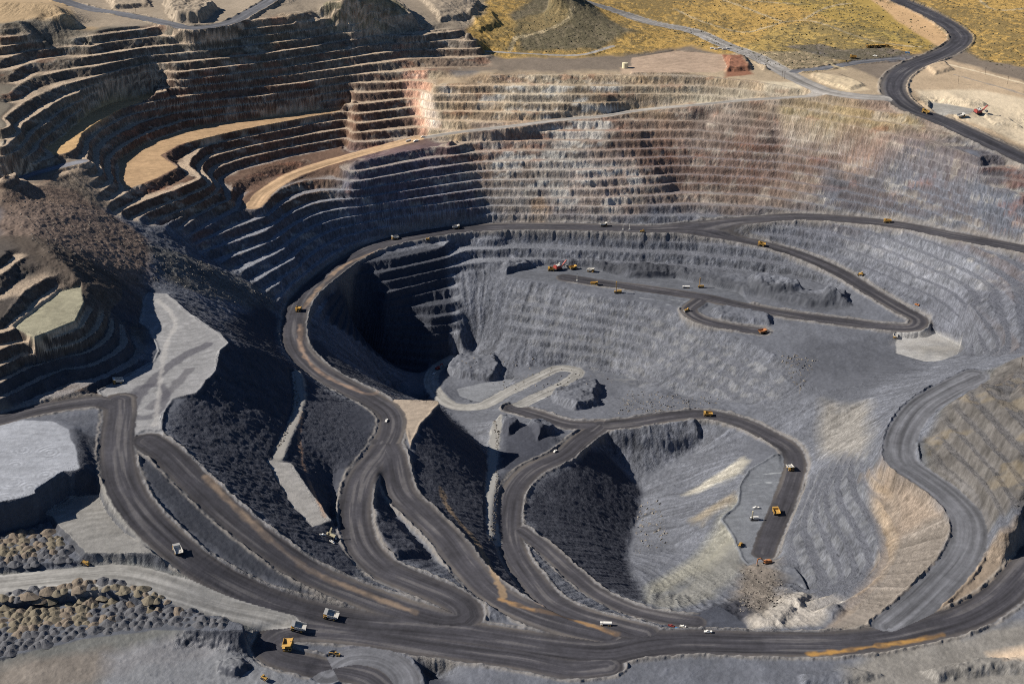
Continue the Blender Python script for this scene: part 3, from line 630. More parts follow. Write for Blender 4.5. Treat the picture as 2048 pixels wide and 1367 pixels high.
# dark rock patches; shade of dump slopes and deep wall is painted in
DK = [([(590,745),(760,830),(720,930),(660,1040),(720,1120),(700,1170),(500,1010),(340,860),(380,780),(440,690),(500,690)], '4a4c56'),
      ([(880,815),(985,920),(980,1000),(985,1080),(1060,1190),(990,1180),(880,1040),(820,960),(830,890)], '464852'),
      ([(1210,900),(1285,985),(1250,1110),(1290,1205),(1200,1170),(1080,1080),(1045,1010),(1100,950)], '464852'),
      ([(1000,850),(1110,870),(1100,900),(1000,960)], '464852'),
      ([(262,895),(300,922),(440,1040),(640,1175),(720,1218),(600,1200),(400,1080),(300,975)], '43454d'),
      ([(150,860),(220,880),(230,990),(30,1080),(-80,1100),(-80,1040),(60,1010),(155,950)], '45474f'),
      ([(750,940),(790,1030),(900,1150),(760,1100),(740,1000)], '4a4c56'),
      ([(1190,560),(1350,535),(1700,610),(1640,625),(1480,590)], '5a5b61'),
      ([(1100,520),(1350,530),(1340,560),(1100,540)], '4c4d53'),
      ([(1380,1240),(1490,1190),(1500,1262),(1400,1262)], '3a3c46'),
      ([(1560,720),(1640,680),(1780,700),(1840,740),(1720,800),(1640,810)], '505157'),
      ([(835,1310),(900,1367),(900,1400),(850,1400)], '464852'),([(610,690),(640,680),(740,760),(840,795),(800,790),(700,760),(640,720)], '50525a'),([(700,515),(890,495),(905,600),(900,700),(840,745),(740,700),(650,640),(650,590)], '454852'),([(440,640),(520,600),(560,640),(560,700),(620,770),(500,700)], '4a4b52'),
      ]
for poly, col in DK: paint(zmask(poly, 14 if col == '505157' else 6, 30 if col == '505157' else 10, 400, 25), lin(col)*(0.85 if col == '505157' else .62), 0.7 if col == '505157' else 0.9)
paint(zmask([(1560,95),(1640,88),(1690,100),(1750,93),(1800,100),(1835,115),(1790,125),(1700,123),(1640,112)], 5, 8, 801, 20), lin('5a575a'), .8)
CC *= (1+(1-steep)*low*(.22*nr+.12*FS))[..., None]
# pads
sw = fbm(X, Y, 5, 3, 71); pc = {'platform':'848180','lightpad':'8f8f93','pad2':'7c7873','field1':'55575e','field2':'55575e','tan':'a08668','oxide':'b5966c','ylw':'8d8874',
      'shelf':'5a5b60','coal':'43454d','blast':'6c6d71','sump':'77777a','slab':'908b86','tri':'97897a','dustfloor':'a09c98','whitepit':'8a8680','rimpad':'9c8876'}
for k, c in pc.items():
    q = 1+0.14*sw+0.20*nm+0.22*fbm(X*.35+Y*.2, Y-X*.25, 4, 3, 72)
    m = (PADM[k]*0.93)[..., None]; CC = CC*(1-m)+lin(c)*q[..., None]*m
paint(fgc*0.85, lin('484a52')*0.7)  # shade of the left cut faces painted in as a darker tone
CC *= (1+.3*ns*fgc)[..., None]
# tread and turning marks on the work pads
def rings(poly, cxy, per, k, ecc=1.0):
    m = zmask(poly, 4, 4, 500, 20); c = cast(*cxy)
    r = np.hypot(X-c[0], (Y-c[1])*ecc)+3*n1
    CC[:] *= (1+k*np.sin(r/per+2*nm)*m*sstep(-.2, .4, nm+.4*sw))[..., None]
rings([(300,600),(440,660),(430,720),(320,720),(300,650)], (360, 655), 1.6, .16)
for q in ((25,965),(60,975),(90,950),(30,930),(45,900),(100,905),(10,1000)):
    rings([(q[0]-26,q[1]-10),(q[0]+2,q[1]-15),(q[0]+26,q[1]),(q[0]+4,q[1]+14),(q[0]-22,q[1]+10)], q, .8, .28)
rings([(100,1000),(280,1000),(320,1090),(150,1080)], (190, 1090), 1.6, .12)
rings([(700,1280),(830,1330),(840,1400),(700,1400)], (730, 1400), 1.6, .4)
rings([(380,1310),(640,1310),(640,1400),(380,1400)], (470, 1350), 1.7, .12)
def band(pts, width, col, k, soft=4, brk=0.0):
    s = resample([cast(p[0], p[1]) for p in pts], 8)
    r0 = np.searchsorted(YS, s[:, 1].min()-width-10); r1 = np.searchsorted(YS, s[:, 1].max()+width+10)
    box = (X[r0:r1] > s[:, 0].min()-width-10) & (X[r0:r1] < s[:, 0].max()+width+10)
    d = np.full((r1-r0, NC), 1e3); d[box] = sdist(X[r0:r1][box], Y[r0:r1][box], s, closed=False)
    d += 1.5*n2[r0:r1]
    m = np.zeros(X.shape, np.float32); m[r0:r1] = (1-sstep(width/2-soft/2, width/2+soft/2, d+3*ns[r0:r1]))*(1-brk+brk*sstep(-.25, .3, (nm+.5*ns)[r0:r1])); paint(m, lin(col), k)
band([(245,850),(280,790),(330,740),(390,700),(415,690)], 14, '45434a', .7)
band([(300,815),(340,780),(380,740)], 12, '4a474c', .6)
band([(250,830),(300,835),(330,800),(320,770),(280,775),(255,810)], 10, '48464c', .7, 5)
band([(315,600),(350,640),(330,700),(310,850)], 5, 'b0aaa4', .4)
band([(0,1195),(200,1180),(400,1200)], 6, 'a89c8c', .5)
for pts in ([(1485,960),(1530,948),(1565,945)], [(1480,975),(1520,966),(1560,965)], [(1310,595),(1350,600),(1390,606)], [(1300,603),(1340,610),(1385,618)], [(1280,596),(1330,602)], [(1455,592),(1470,590)]):
    band(pts, 3, 'b4b4b2', .6, 2, 1.0)
ylw = patch(.22, .08, fbm(X, Y+Z, 30, 4, 68, .65))*zmask([(2200,700),(1990,740),(1850,880),(1860,950),(1960,1060),(2200,1080)], 6, 6, 3); CC = CC*(1-(rm_*.6)[..., None])+lin('5f5a57')*(1+.45*ns+.35*FS)[..., None]*(rm_*.6)[..., None]
paint(ylw*.25, lin('82745a'))
pal = patch(.1, .12, fr2)*zmask([(1030,575),(1300,610),(1590,740),(1550,800),(1300,770),(1150,730),(1010,680)], 8, 8, 3)*(1-flat); paint(pal*.2, lin('96918a'))
pal = patch(.05, .15, fr2)*zmask([(1600,960),(1700,900),(1760,940),(1792,1080),(1740,1180),(1650,1240),(1560,1130)], 8, 8, 3)*(1-flat); paint(pal*.10, lin('94918a'))
# roads: dark wet running surface with lighter tyre lanes
acr = RLAT; kin = np.array([{'dark':0,'light':1,'mid':2,'pale':3,'tan':4,'grey':5}[k] for k in kinds]+[0])[RK]
rm = (1-sstep(-0.5, 1.5, e))*isroad
lane = fbm(RT/60+RK*7, acr/1.6, 1.0, 3, 81, .6); lane2 = fbm(RT/90+RK*5, acr/4.5, 1.0, 2, 82)
rc = np.stack([lin('3e3c40'), lin('8a8681'), lin('5f5e61'), lin('8a847e'), lin('a0876c'), lin('757478')])[kin]
rc = rc*(1+0.32*lane+0.45*lane2)[..., None]
hwk = np.array([r[1]/2 for r in roadw]+[10.0])[RK]
pl_ = sstep(.25, .6, lane2+.35*lane)
rc = rc*(1-pl_[..., None]*.28)+np.where((kin == 0)[..., None], lin('77716c'), rc*1.15)*pl_[..., None]*.28; rc = rc*(1+.22*nm+.16*ns+.12*FS)[..., None]
edge = sstep(0.55, 0.95, RD/hwk)*(0.5+0.7*lane2+0.3*nm)
ec = np.where((kin == 0)[..., None], lin('5f5852'), rc)
rc = rc*(1-np.clip(edge, 0, 1)[..., None]*.75)+ec*np.clip(edge, 0, 1)[..., None]*.75
CC = CC*(1-rm[..., None])+rc*rm[..., None]
sh = (np.exp(-((e-3.0)/2.2)**2)*isroad*(kin == 0))*(1-inpad)
paint(sh*0.7, lin('7d766f')); 
# scattered oxide spill on some bunds
band([(1000,1195),(1060,1215),(1150,1240),(1230,1268)], 6, '957650', .75, 4, .75)
band([(1622,1308),(1680,1302),(1760,1290),(1830,1280),(1885,1268)], 5, 'a37d44', .85, 4, .7)
band([(600,650),(604,700),(640,745),(700,775),(745,788),(800,796)], 6, '9a8270', .7, 4, .7)
band([(605,620),(640,575),(690,530),(760,500)], 6, '96806c', .7, 4, .7)
band([(880,975),(900,1020),(950,1080),(990,1150),(1010,1190)], 6, '9a8264', .5, 3)
band([(410,950),(480,1020),(560,1090),(640,1145),(720,1180),(830,1225)], 7, '8c7a69', .7, 5, .6)
band([(605,825),(598,870),(610,940),(650,1035)], 4, 'a08068', .8, 3, .6)
band([(597,745),(602,790),(590,840),(570,880),(555,920)], 12, '87827c', .8, 4)
band([(994,843),(985,907),(983,975),(985,1040),(990,1080)], 13, '8c8883', .9, 4)
for pts in ([(1900,130),(2060,172)], [(1910,150),(2060,195)]): band(pts, 5, 'c4b49a' if pts[0][1] < 140 else '8a8076', .9, 2)
for pts in ([(1348,20),(1420,50),(1490,65),(1530,55),(1570,45),(1620,42),(1700,70),(1760,85),(1840,95)], [(1610,38),(1660,15),(1700,8)], [(1420,-10),(1500,20),(1560,42)],
            [(1480,0),(1600,10)], [(1030,75),(1090,60),(1140,35),(1145,5)], [(1020,100),(1030,78)], [(1540,110),(1600,108),(1690,140)], [(1950,-10),(1990,20),(2060,18)]):
    band(pts, 8, 'a8987a', .9, 3)
# dry grass tussocks and sage on the plateau
gr = zmask([(980,-60),(2400,-100),(2200,175),(1960,120),(1900,85),(1840,20),(1690,-10),(1880,100),(1620,150),(1500,120),(1380,90),(1280,110),(1180,112),(960,100),(940,60)], 6, 10, 600, 40)
gr = np.maximum(gr, sstep(3400, 3800, Y)); far = sstep(3400, 3800, Y); paint(far, lin('9c8448'), 1.0)
sg = sstep(-0.05, 0.22, fbm(X, Y, 11, 4, 91, .75)+0.55*fbm(X, Y, 150, 3, 92))*gr*(1-rm)
paint(sg*0.6, lin('544f3c'))
CC *= (1+0.25*fbm(X, Y, 6, 2, 93)*gr)[..., None]
Z += sg*0.9
CC = np.clip(CC, 0.012, 0.8)
GREY_GAIN = np.array([0.93, 0.985, 1.04], np.float32)
lum = CC.mean(-1, keepdims=True); sat = (CC.max(-1, keepdims=True)-CC.min(-1, keepdims=True))/lum
CC = CC*(1+(GREY_GAIN-1)*np.clip(1-sat*1.4, 0, 1))

# ------------------------------------------------------------------ materials
def terrain_mat(name, bump, scale, var):
    m = bpy.data.materials.new(name); m.use_nodes = True; nt = m.node_tree; N = nt.nodes; L = nt.links
    b = N['Principled BSDF']; b.inputs['Roughness'].default_value = 0.9; b.inputs['Specular IOR Level'].default_value = 0.15
    at = N.new('ShaderNodeAttribute'); at.attribute_name = 'rock'
    ge = N.new('ShaderNodeNewGeometry')
    n = N.new('ShaderNodeTexNoise'); n.inputs['Scale'].default_value = scale; n.inputs['Detail'].default_value = 6; n.inputs['Roughness'].default_value = .65
    L.new(ge.outputs['Position'], n.inputs['Vector'])
    mr = N.new('ShaderNodeMapRange'); mr.inputs['From Min'].default_value = .25; mr.inputs['From Max'].default_value = .75
    mr.inputs['To Min'].default_value = 1-var; mr.inputs['To Max'].default_value = 1+var; L.new(n.outputs['Fac'], mr.inputs['Value'])
    mx = N.new('ShaderNodeVectorMath'); mx.operation = 'SCALE'; L.new(at.outputs['Color'], mx.inputs[0]); L.new(mr.outputs[0], mx.inputs['Scale'])
    L.new(mx.outputs[0], b.inputs['Base Color'])
    bp = N.new('ShaderNodeBump'); bp.inputs['Strength'].default_value = 1.0; bp.inputs['Distance'].default_value = bump
    L.new(n.outputs['Fac'], bp.inputs['Height']); L.new(bp.outputs[0], b.inputs['Normal'])
    return m
M_ROCK = terrain_mat('blasted_rock', 1.6, 0.22, .22); M_DIRT = terrain_mat('graded_dirt', 0.35, 0.35, .10)
M_ROAD = terrain_mat('haul_road_surface', 0.15, 0.4, .10); M_GRASS = terrain_mat('dry_grass', 1.2, 0.35, .28)
def grid_object(name, mask, mat):
    """faces of the terrain grid picked by mask -> one mesh object"""
    r, c = np.nonzero(mask)
    base = r*NC+c
    f = np.stack([base, base+1, base+NC+1, base+NC], 1)
    used, inv = np.unique(f.ravel(), return_inverse=True)
    co = np.stack([X.ravel()[used], Y.ravel()[used], Z.ravel()[used]], 1).astype(np.float32)
    me = bpy.data.meshes.new(name); me.vertices.add(len(used)); me.vertices.foreach_set('co', co.ravel())
    nf_ = len(f); me.loops.add(nf_*4); me.loops.foreach_set('vertex_index', inv.astype(np.int32).ravel())
    me.polygons.add(nf_); me.polygons.foreach_set('loop_start', np.arange(0, nf_*4, 4, dtype=np.int32))
    at = me.attributes.new('rock', 'FLOAT_COLOR', 'POINT')
    cc = np.ones((len(used), 4), np.float32); cc[:, :3] = CC.reshape(-1, 3)[used]; at.data.foreach_set('color', cc.ravel())
    me.update(calc_edges=True); me.materials.append(mat)
    o = bpy.data.objects.new(name, me); COL.objects.link(o); o['kind'] = 'structure'; return o
fm = lambda a: (a[:-1, :-1]+a[1:, 1:]+a[:-1, 1:]+a[1:, :-1])/4
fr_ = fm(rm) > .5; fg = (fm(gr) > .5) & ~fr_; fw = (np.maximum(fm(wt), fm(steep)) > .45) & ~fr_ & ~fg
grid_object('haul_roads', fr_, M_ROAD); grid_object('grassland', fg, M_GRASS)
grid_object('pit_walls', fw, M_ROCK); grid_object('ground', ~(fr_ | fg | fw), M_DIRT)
def ground_z(x, y):
    r = np.searchsorted(YS, y)-1; s = x/((y+C0)*.93); c = np.searchsorted(S, s)-1
    ty = (y-YS[r])/(YS[r+1]-YS[r]); tx = (s-S[c])/(S[c+1]-S[c])
    return float((Z[r, c]*(1-tx)+Z[r, c+1]*tx)*(1-ty)+(Z[r+1, c]*(1-tx)+Z[r+1, c+1]*tx)*ty)
# ------------------------------------------------------------------ object builders
def mat(name, col, rough=0.55, metal=0.0, noise=0.12, scale=1.5):
    m = bpy.data.materials.new(name); m.use_nodes = True; nt = m.node_tree; b = nt.nodes['Principled BSDF']
    c = lin(col); b.inputs['Roughness'].default_value = rough; b.inputs['Metallic'].default_value = metal
    tc = nt.nodes.new('ShaderNodeTexCoord'); n = nt.nodes.new('ShaderNodeTexNoise'); n.inputs['Scale'].default_value = scale; n.inputs['Detail'].default_value = 5
    nt.links.new(tc.outputs['Object'], n.inputs['Vector'])
    r = nt.nodes.new('ShaderNodeMix'); r.data_type = 'RGBA'
    r.inputs[6].default_value = (*[float(x) for x in c*(1-noise*2)], 1); r.inputs[7].default_value = (*[float(min(x, .9)) for x in c*(1+noise*1.2)], 1)
    nt.links.new(n.outputs['Fac'], r.inputs[0]); nt.links.new(r.outputs[2], b.inputs['Base Color'])
    return m
MT = {k: mat('paint_'+k, *v) for k, v in {
 'yellow': ('b08a44', .65), 'orange': ('a06a42', .65), 'red': ('8f3a34', .6), 'white': ('d9d6cf', .5), 'cream': ('cfc4a4', .6), 'blue': ('3f6f9c', .5)}.items()}
MT['steel'] = mat('worn_steel', '7d7c7c', .5, .2, .2); MT['palesteel'] = mat('scoured_tray_steel', 'b9b6b0', .5, .1, .15)
MT['rubber'] = mat('dusty_rubber', '3a393a', .9); MT['glass'] = mat('dark_cab_glass', '20262c', .15); MT['dark'] = mat('dark_metal', '2c2c30', .6)
MT['wood'] = mat('weathered_wood', '5a4c40', .9); MT['ore'] = mat('broken_ore', '55565c', .95, 0, .3, 1.0)
MT['greyheap'] = mat('grey_waste_rock', '515257', .95, 0, .3, .8); MT['tanheap'] = mat('tan_waste_rock', '6a6253', .95, 0, .25, .8); MT['brownheap'] = mat('brown_waste_rock', '6e6357', .95, 0, .3, .8)
class MB:
    def __init__(s): s.v = []; s.f = []
    def box(s, x0, x1, y0, y1, z0, z1, tx=0, ty=0, sx=0):          # tx/ty: taper of the top, sx: forward shift of the top
        b = len(s.v)
        s.v += [(x0,y0,z0),(x1,y0,z0),(x1,y1,z0),(x0,y1,z0),(x0+tx+sx,y0+ty,z1),(x1-tx+sx,y0+ty,z1),(x1-tx+sx,y1-ty,z1),(x0+tx+sx,y1-ty,z1)]
        s.f += [tuple(b+i for i in q) for q in ((3,2,1,0),(4,5,6,7),(0,1,5,4),(1,2,6,5),(2,3,7,6),(3,0,4,7))]; return s
    def prism(s, prof, y0, y1):                                    # (x,z) profile, convex or not, extruded across y
        b = len(s.v); n = len(prof)
        s.v += [(p[0], y0, p[1]) for p in prof]+[(p[0], y1, p[1]) for p in prof]
        s.f += [tuple(b+i for i in range(n)), tuple(b+n+i for i in reversed(range(n)))]
        s.f += [(b+(i+1) % n, b+i, b+n+i, b+n+(i+1) % n) for i in range(n)]; return s
    def rod(s, a, c, r, r2=None, n=8):
        a = Vector(a); c = Vector(c); d = (c-a).normalized(); u = d.orthogonal().normalized(); w_ = d.cross(u); b = len(s.v); r2 = r if r2 is None else r2
        for p, q in ((a, r), (c, r2)):
            for i in range(n):
                t = 2*math.pi*i/n; s.v.append(tuple(p+u*math.cos(t)*q+w_*math.sin(t)*q))
        s.f += [tuple(b+i for i in reversed(range(n))), tuple(b+n+i for i in range(n))]
        s.f += [(b+i, b+(i+1) % n, b+n+(i+1) % n, b+n+i) for i in range(n)]; return s
    def build(s, name, m, parent=None):
        me = bpy.data.meshes.new(name); me.from_pydata(s.v, [], s.f); me.materials.append(m)
        bm = bmesh.new(); bm.from_mesh(me); bmesh.ops.recalc_face_normals(bm, faces=bm.faces); bm.to_mesh(me); bm.free()
        o = bpy.data.objects.new(name, me); COL.objects.link(o); o.parent = parent; return o
def empty(name):
    o = bpy.data.objects.new(name, None); o.empty_display_size = 1; COL.objects.link(o); return o
def tag(o, label, cat, group=None):
    o['label'] = label; o['category'] = cat
    if group: o['group'] = group
KIDS = {}
def copy_tree(o):
    c = o.copy(); COL.objects.link(c)
    for ch in KIDS.get(o.name, None) or [k for k in o.children]:
        k = copy_tree(ch); k.parent = c
    return c
def wheels(root, spots, r, wd):
    for x, y in spots:
        t = MB().rod((x, y-wd/2, r), (x, y+wd/2, r), r, n=16).build('wheel', MT['rubber'], root)
        MB().rod((x, y-wd/2-.06, r), (x, y+wd/2+.06, r), r*.5, n=12).build('rim', MT['yellow'], t)
def haul_truck(bed='yellow'):
    r = empty('haul_truck')
    MB().box(-6.2, 5.6, -1.6, -.7, 1.7, 2.9).box(-6.2, 5.6, .7, 1.6, 1.7, 2.9).box(-4.8, -3.4, -2.4, 2.4, 1.4, 2.4).box(1.0, 3.2, -2.2, 2.2, 1.8, 3.0).build('chassis', MT['yellow'], r)
    MB().box(4.2, 7.0, -2.2, 2.2, 1.5, 4.6, tx=.2).box(6.2, 7.3, -4.3, 4.3, 1.3, 2.1).build('engine_hood', MT['yellow'], r)
    MB().box(7.02, 7.12, -1.7, 1.7, 2.3, 4.3).build('radiator_grille', MT['dark'], r)
    MB().box(3.4, 7.2, -4.5, 4.5, 4.6, 4.85).build('deck', MT['yellow'], r)
    c = MB().box(4.2, 6.5, .9, 3.7, 4.85, 7.0, tx=.2, ty=.1).build('cab', MT['yellow'], r)
    MB().box(4.6, 6.44, 1.0, 3.6, 5.8, 6.6, tx=-.02, ty=-.08).build('window', MT['glass'], c)
    MB().rod((7.1, -4.4, 4.85), (7.1, -4.4, 6), .07).rod((7.1, 4.4, 4.85), (7.1, 4.4, 6), .07).rod((7.1, -4.4, 5.9), (7.1, 4.4, 5.9), .07).rod((7.1, 0, 4.85), (7.1, 0, 6), .07).build('railing', MT['yellow'], r)
    l = MB()
    for y in (-2.9, -2.1): l.rod((7.5, y, 1.2), (7.1, y, 4.8), .08)
    for k in range(6): l.rod((7.48-.07*k, -2.9, 1.5+.6*k), (7.48-.07*k, -2.1, 1.5+.6*k), .06)
    l.build('ladder', MT['yellow'], r)
    bm_ = MT[bed]; b = MB()
    b.prism([(-7.9, 4.6), (-7.6, 4.2), (-1.5, 3.1), (3.2, 4.0), (3.3, 4.4), (-1.5, 3.5)], -4.3, 4.3)
    for s in (-1, 1):
        b.prism([(-7.6, 4.3), (-1.5, 3.2), (3.2, 4.1), (3.9, 7.1), (-7.4, 6.2)], s*4.55-.18, s*4.55+.18)
        for x in (-6, -4, -2, 0, 2): b.box(x-.2, x+.2, s*4.9-.16, s*4.9+.16, 3.9, 6.4)
    b.prism([(3.1, 4.1), (3.4, 4.1), (4.1, 7.1), (3.8, 7.1)], -4.4, 4.4)
    b.prism([(3.8, 7.1), (7.4, 7.5), (7.4, 7.75), (3.8, 7.35)], -4.5, 4.5)
    b.build('dump_tray', bm_, r)
    wheels(r, [(4.9, -3.7), (4.9, 3.7), (-3.9, -3.9), (-3.9, -2.4), (-3.9, 2.4), (-3.9, 3.9)], 2.0, 1.35)
    for y in (-1.9, 1.9): MB().box(7.3, 7.42, y-.35, y+.35, 2.3, 2.7).build('headlight', MT['white'], r)
    return r
def crawler(r, L, W, h, wd, m='dark'):
    for s in (-1, 1):
        MB().prism([(-L/2, h*.5), (-L/2+.5, 0), (L/2-.5, 0), (L/2, h*.5), (L/2-.4, h), (-L/2+.4, h)], s*W/2-wd/2, s*W/2+wd/2).build('track', MT[m], r)
def shovel(col='red', name='mining_shovel', sc=1.0):
    r = empty(name)
    crawler(r, 10, 7, 2.0, 1.8)
    MB().rod((0, 0, 1.2), (0, 0, 2.8), 2.6, n=16).build('turntable', MT['dark'], r)
    MB().box(-8.5, 3.2, -4.6, 4.6, 2.8, 4.0).build('deck', MT['dark'], r)
    MB().box(-8.3, 1.8, -4.2, 4.2, 4.0, 8.0, ty=.3).box(-7.6, -5.6, -2.8, 2.8, 8.0, 8.7).build('machine_house', MT[col], r)
    MB().box(-5.4, 1.2, -3.7, 3.7, 8.0, 8.6, tx=.2, ty=.3).build('roof', MT['white'], r)
    c = MB().box(1.8, 4.2, 1.9, 4.3, 5.8, 9.4, tx=.15).build('cab', MT['white'], r); MB().box(2.0, 4.25, 2.1, 4.1, 7.4, 8.7).build('window', MT['glass'], c)
    MB().prism([(2.6, 3.9), (3.4, 3.2), (14.6, 13.0), (14.2, 13.8)], -1.1, 1.1).build('boom', MT[col], r)
    MB().rod((14.2, 0, 13.6), (-2.5, 0, 12.0), .12).rod((-2.5, 0, 12.0), (-6.5, -2, 8.2), .3).rod((-2.5, 0, 12.0), (-6.5, 2, 8.2), .3).rod((-2.5, 0, 12.0), (1.2, 0, 8.2), .3).build('gantry', MT['dark'], r)
    MB().prism([(5.6, 8.2), (6.2, 7.4), (14.6, 3.4), (14.8, 4.2)], -.7, .7).build('dipper_arm', MT['dark'], r)
    MB().box(13.6, 17.2, -1.9, 1.9, 1.6, 4.9, tx=.3, ty=.2).box(16.8, 18.0, -1.9, 1.9, 1.4, 2.0).build('bucket', MT['steel'], r)
    return r
def excavator(col='red'):
    r = empty('excavator'); crawler(r, 6.2, 4.4, 1.3, .9)
    MB().box(-3.6, 2.2, -2.0, 2.0, 1.4, 3.6, ty=.15, tx=.15).box(-4.3, -3.4, -2.0, 2.0, 1.5, 3.0).build('body', MT[col], r)
    c = MB().box(.6, 2.4, .6, 2.0, 3.0, 4.6, tx=.1).build('cab', MT[col], r); MB().box(.8, 2.42, .7, 1.9, 3.6, 4.4).build('window', MT['glass'], c)
    MB().prism([(1.8, 2.6), (2.4, 2.2), (6.0, 6.2), (9.0, 6.0), (8.9, 6.7), (5.6, 7.1)], -.45, .45).build('boom', MT[col], r)
    MB().prism([(8.3, 7.0), (9.2, 6.8), (10.2, 1.8), (9.7, 1.8)], -.3, .3).build('stick', MT[col], r)
    MB().prism([(10.3, 2.0), (9.2, 2.0), (8.3, .9), (8.7, .1), (10.0, .5)], -1.0, 1.0).build('bucket', MT['steel'], r)
    return r
def drill_rig(col='yellow', mh=19.0):
    r = empty('drill_rig'); crawler(r, 7.5, 5, 1.5, 1.1)
    MB().box(-6.5, 5.2, -2.6, 2.6, 1.6, 2.3).build('deck', MT['dark'], r)
    MB().box(-6.2, .6, -2.1, 2.1, 2.3, 4.8, ty=.15).build('machine_house', MT[col], r)
    c = MB().box(3.0, 5.0, .4, 2.5, 2.3, 4.8, tx=.1).build('cab', MT[col], r); MB().box(3.1, 5.02, .5, 2.4, 3.4, 4.4).build('window', MT['glass'], c)
    m = MB()
    for dx in (1.1, 2.3):
        for dy in (-.75, .75): m.rod((dx, dy, 1.8), (dx, dy, mh), .17, n=6)
    k = 2.4; q = 1
    while k < mh-1.5:
        for dy in (-.75, .75): m.rod((1.1 if q else 2.3, dy, k), (2.3 if q else 1.1, dy, k+1.5), .09, n=5)
        for dx in (1.1, 2.3): m.rod((dx, -.75, k), (dx, .75, k+1.5), .09, n=5)
        k += 1.5; q = 1-q
    m.box(.9, 2.5, -.95, .95, mh, mh+.7); m.build('mast', MT[col if col != 'white' else 'cream'], r)
    MB().rod((1.7, 0, .2), (1.7, 0, mh-2), .2).build('drill_pipe', MT['steel'], r)
    for x in (-5.8, 4.6):
        for y in (-2.2, 2.2): MB().rod((x, y, 0), (x, y, 2.0), .25).build('jack', MT['steel'], r)
    return r
def dozer():
    r = empty('bulldozer'); crawler(r, 5.4, 3.2, 1.6, .75)
    MB().box(-.4, 3.0, -.95, .95, 1.0, 2.7, tx=.1).box(-2.8, -.4, -1.1, 1.1, 1.0, 2.2).build('body', MT['yellow'], r)
    c = MB().box(-2.0, -.2, -1.0, 1.0, 2.2, 4.0, tx=.15, ty=.1).build('cab', MT['yellow'], r); MB().box(-1.95, -.25, -1.02, 1.02, 2.9, 3.6, tx=.1).build('window', MT['glass'], c)
    MB().prism([(3.7, .1), (4.1, .0), (3.9, 1.0), (4.2, 2.2), (3.8, 2.2), (3.5, 1.0)], -2.6, 2.6).build('blade', MT['steel'], r)
    MB().rod((.5, -1.9, .9), (3.7, -1.9, .6), .18).rod((.5, 1.9, .9), (3.7, 1.9, .6), .18).build('push_arm', MT['yellow'], r)
    MB().prism([(-3.0, 2.0), (-3.9, 1.8), (-4.1, .2), (-3.8, .2), (-3.5, 1.4), (-3.0, 1.4)], -.3, .3).build('ripper', MT['steel'], r)
    return r
def grader():
    r = empty('motor_grader')
    MB().box(-5.0, -1.4, -1.0, 1.0, 1.2, 2.9, tx=.1).prism([(-1.4, 1.4), (-1.4, 2.1), (1.5, 3.0), (5.2, 2.6), (5.4, 1.6), (4.9, 1.6), (4.6, 2.1), (1.5, 2.5)], -.3, .3).build('frame', MT['yellow'], r)
    c = MB().box(-1.6, .2, -.95, .95, 2.0, 4.1, tx=.1, ty=.1).build('cab', MT['yellow'], r); MB().box(-1.55, .22, -.97, .97, 2.9, 3.8, tx=.05).build('window', MT['glass'], c)
    MB().box(1.2, 1.6, -2.6, 2.6, .15, 1.0, sx=.15).rod((1.4, -1, .9), (1.4, -1, 2.4), .12).rod((1.4, 1, .9), (1.4, 1, 2.4), .12).build('blade', MT['steel'], r)
    wheels(r, [(-4.4, -1.3), (-4.4, 1.3), (-2.3, -1.3), (-2.3, 1.3), (5.0, -1.3), (5.0, 1.3)], .85, .6); return r
def tank_truck(col='white', L=11.0):
    r = empty('service_truck')
    MB().box(-L/2, L/2-.3, -1.0, 1.0, .9, 1.4).build('chassis', MT['dark'], r)
    c = MB().box(L/2-2.6, L/2, -1.5, 1.5, 1.0, 3.5, tx=.15, ty=.1).build('cab', MT[col], r); MB().box(L/2-1.3, L/2+.02, -1.3, 1.3, 2.2, 3.1, tx=.1).build('window', MT['glass'], c)
    MB().rod((-L/2, 0, 2.7), (L/2-3.0, 0, 2.7), 1.5, n=14).build('tank', MT[col], r)
    wheels(r, [(-L/2+1.4, -1.4), (-L/2+1.4, 1.4), (-L/2+3.1, -1.4), (-L/2+3.1, 1.4), (L/2-1.5, -1.4), (L/2-1.5, 1.4)], .75, .5); return r
def pickup(col='white', L=6.2):
    r = empty('pickup_truck')
    MB().box(-L/2, L/2, -1.1, 1.1, .55, 1.25, tx=.1, ty=.05).build('body', MT[col], r)
    c = MB().box(-.5, 1.4, -1.0, 1.0, 1.25, 2.1, tx=.3, ty=.12).build('cab', MT[col], r); MB().box(-.25, 1.15, -1.0, 1.0, 1.4, 1.95, tx=.1, ty=.05).build('window', MT['glass'], c)
    MB().box(-L/2+.1, -.6, -1.1, -.98, 1.25, 1.6).box(-L/2+.1, -.6, .98, 1.1, 1.25, 1.6).box(-L/2+.05, -L/2+.15, -1.1, 1.1, 1.25, 1.6).build('cargo_bed', MT[col], r)
    wheels(r, [(-L/2+1.1, -1), (-L/2+1.1, 1), (L/2-1.1, -1), (L/2-1.1, 1)], .45, .3); return r
def pole(h=14.0, arms=True, m='wood'):
    r = empty('utility_pole'); MB().rod((0, 0, -.5), (0, 0, h), .28, .18, 8).build('pole', MT[m], r)
    if arms: MB().box(-1.6, 1.6, -.12, .12, h-1.2, h-.9).box(-1.3, 1.3, -.12, .12, h-2.6, h-2.3).build('crossarm', MT[m], r)
    return r
def light_mast(h=12):
    r = empty('light_mast'); MB().rod((0, 0, 0), (0, 0, h), .3, .2, 8).build('mast', MT['white'], r)
    MB().box(-1.4, 1.4, -1.0, 1.0, .3, 1.4).build('generator', MT['white'], r); MB().box(-.9, .9, -.2, .3, h-.2, h+.5).build('lamp_head', MT['steel'], r); return r
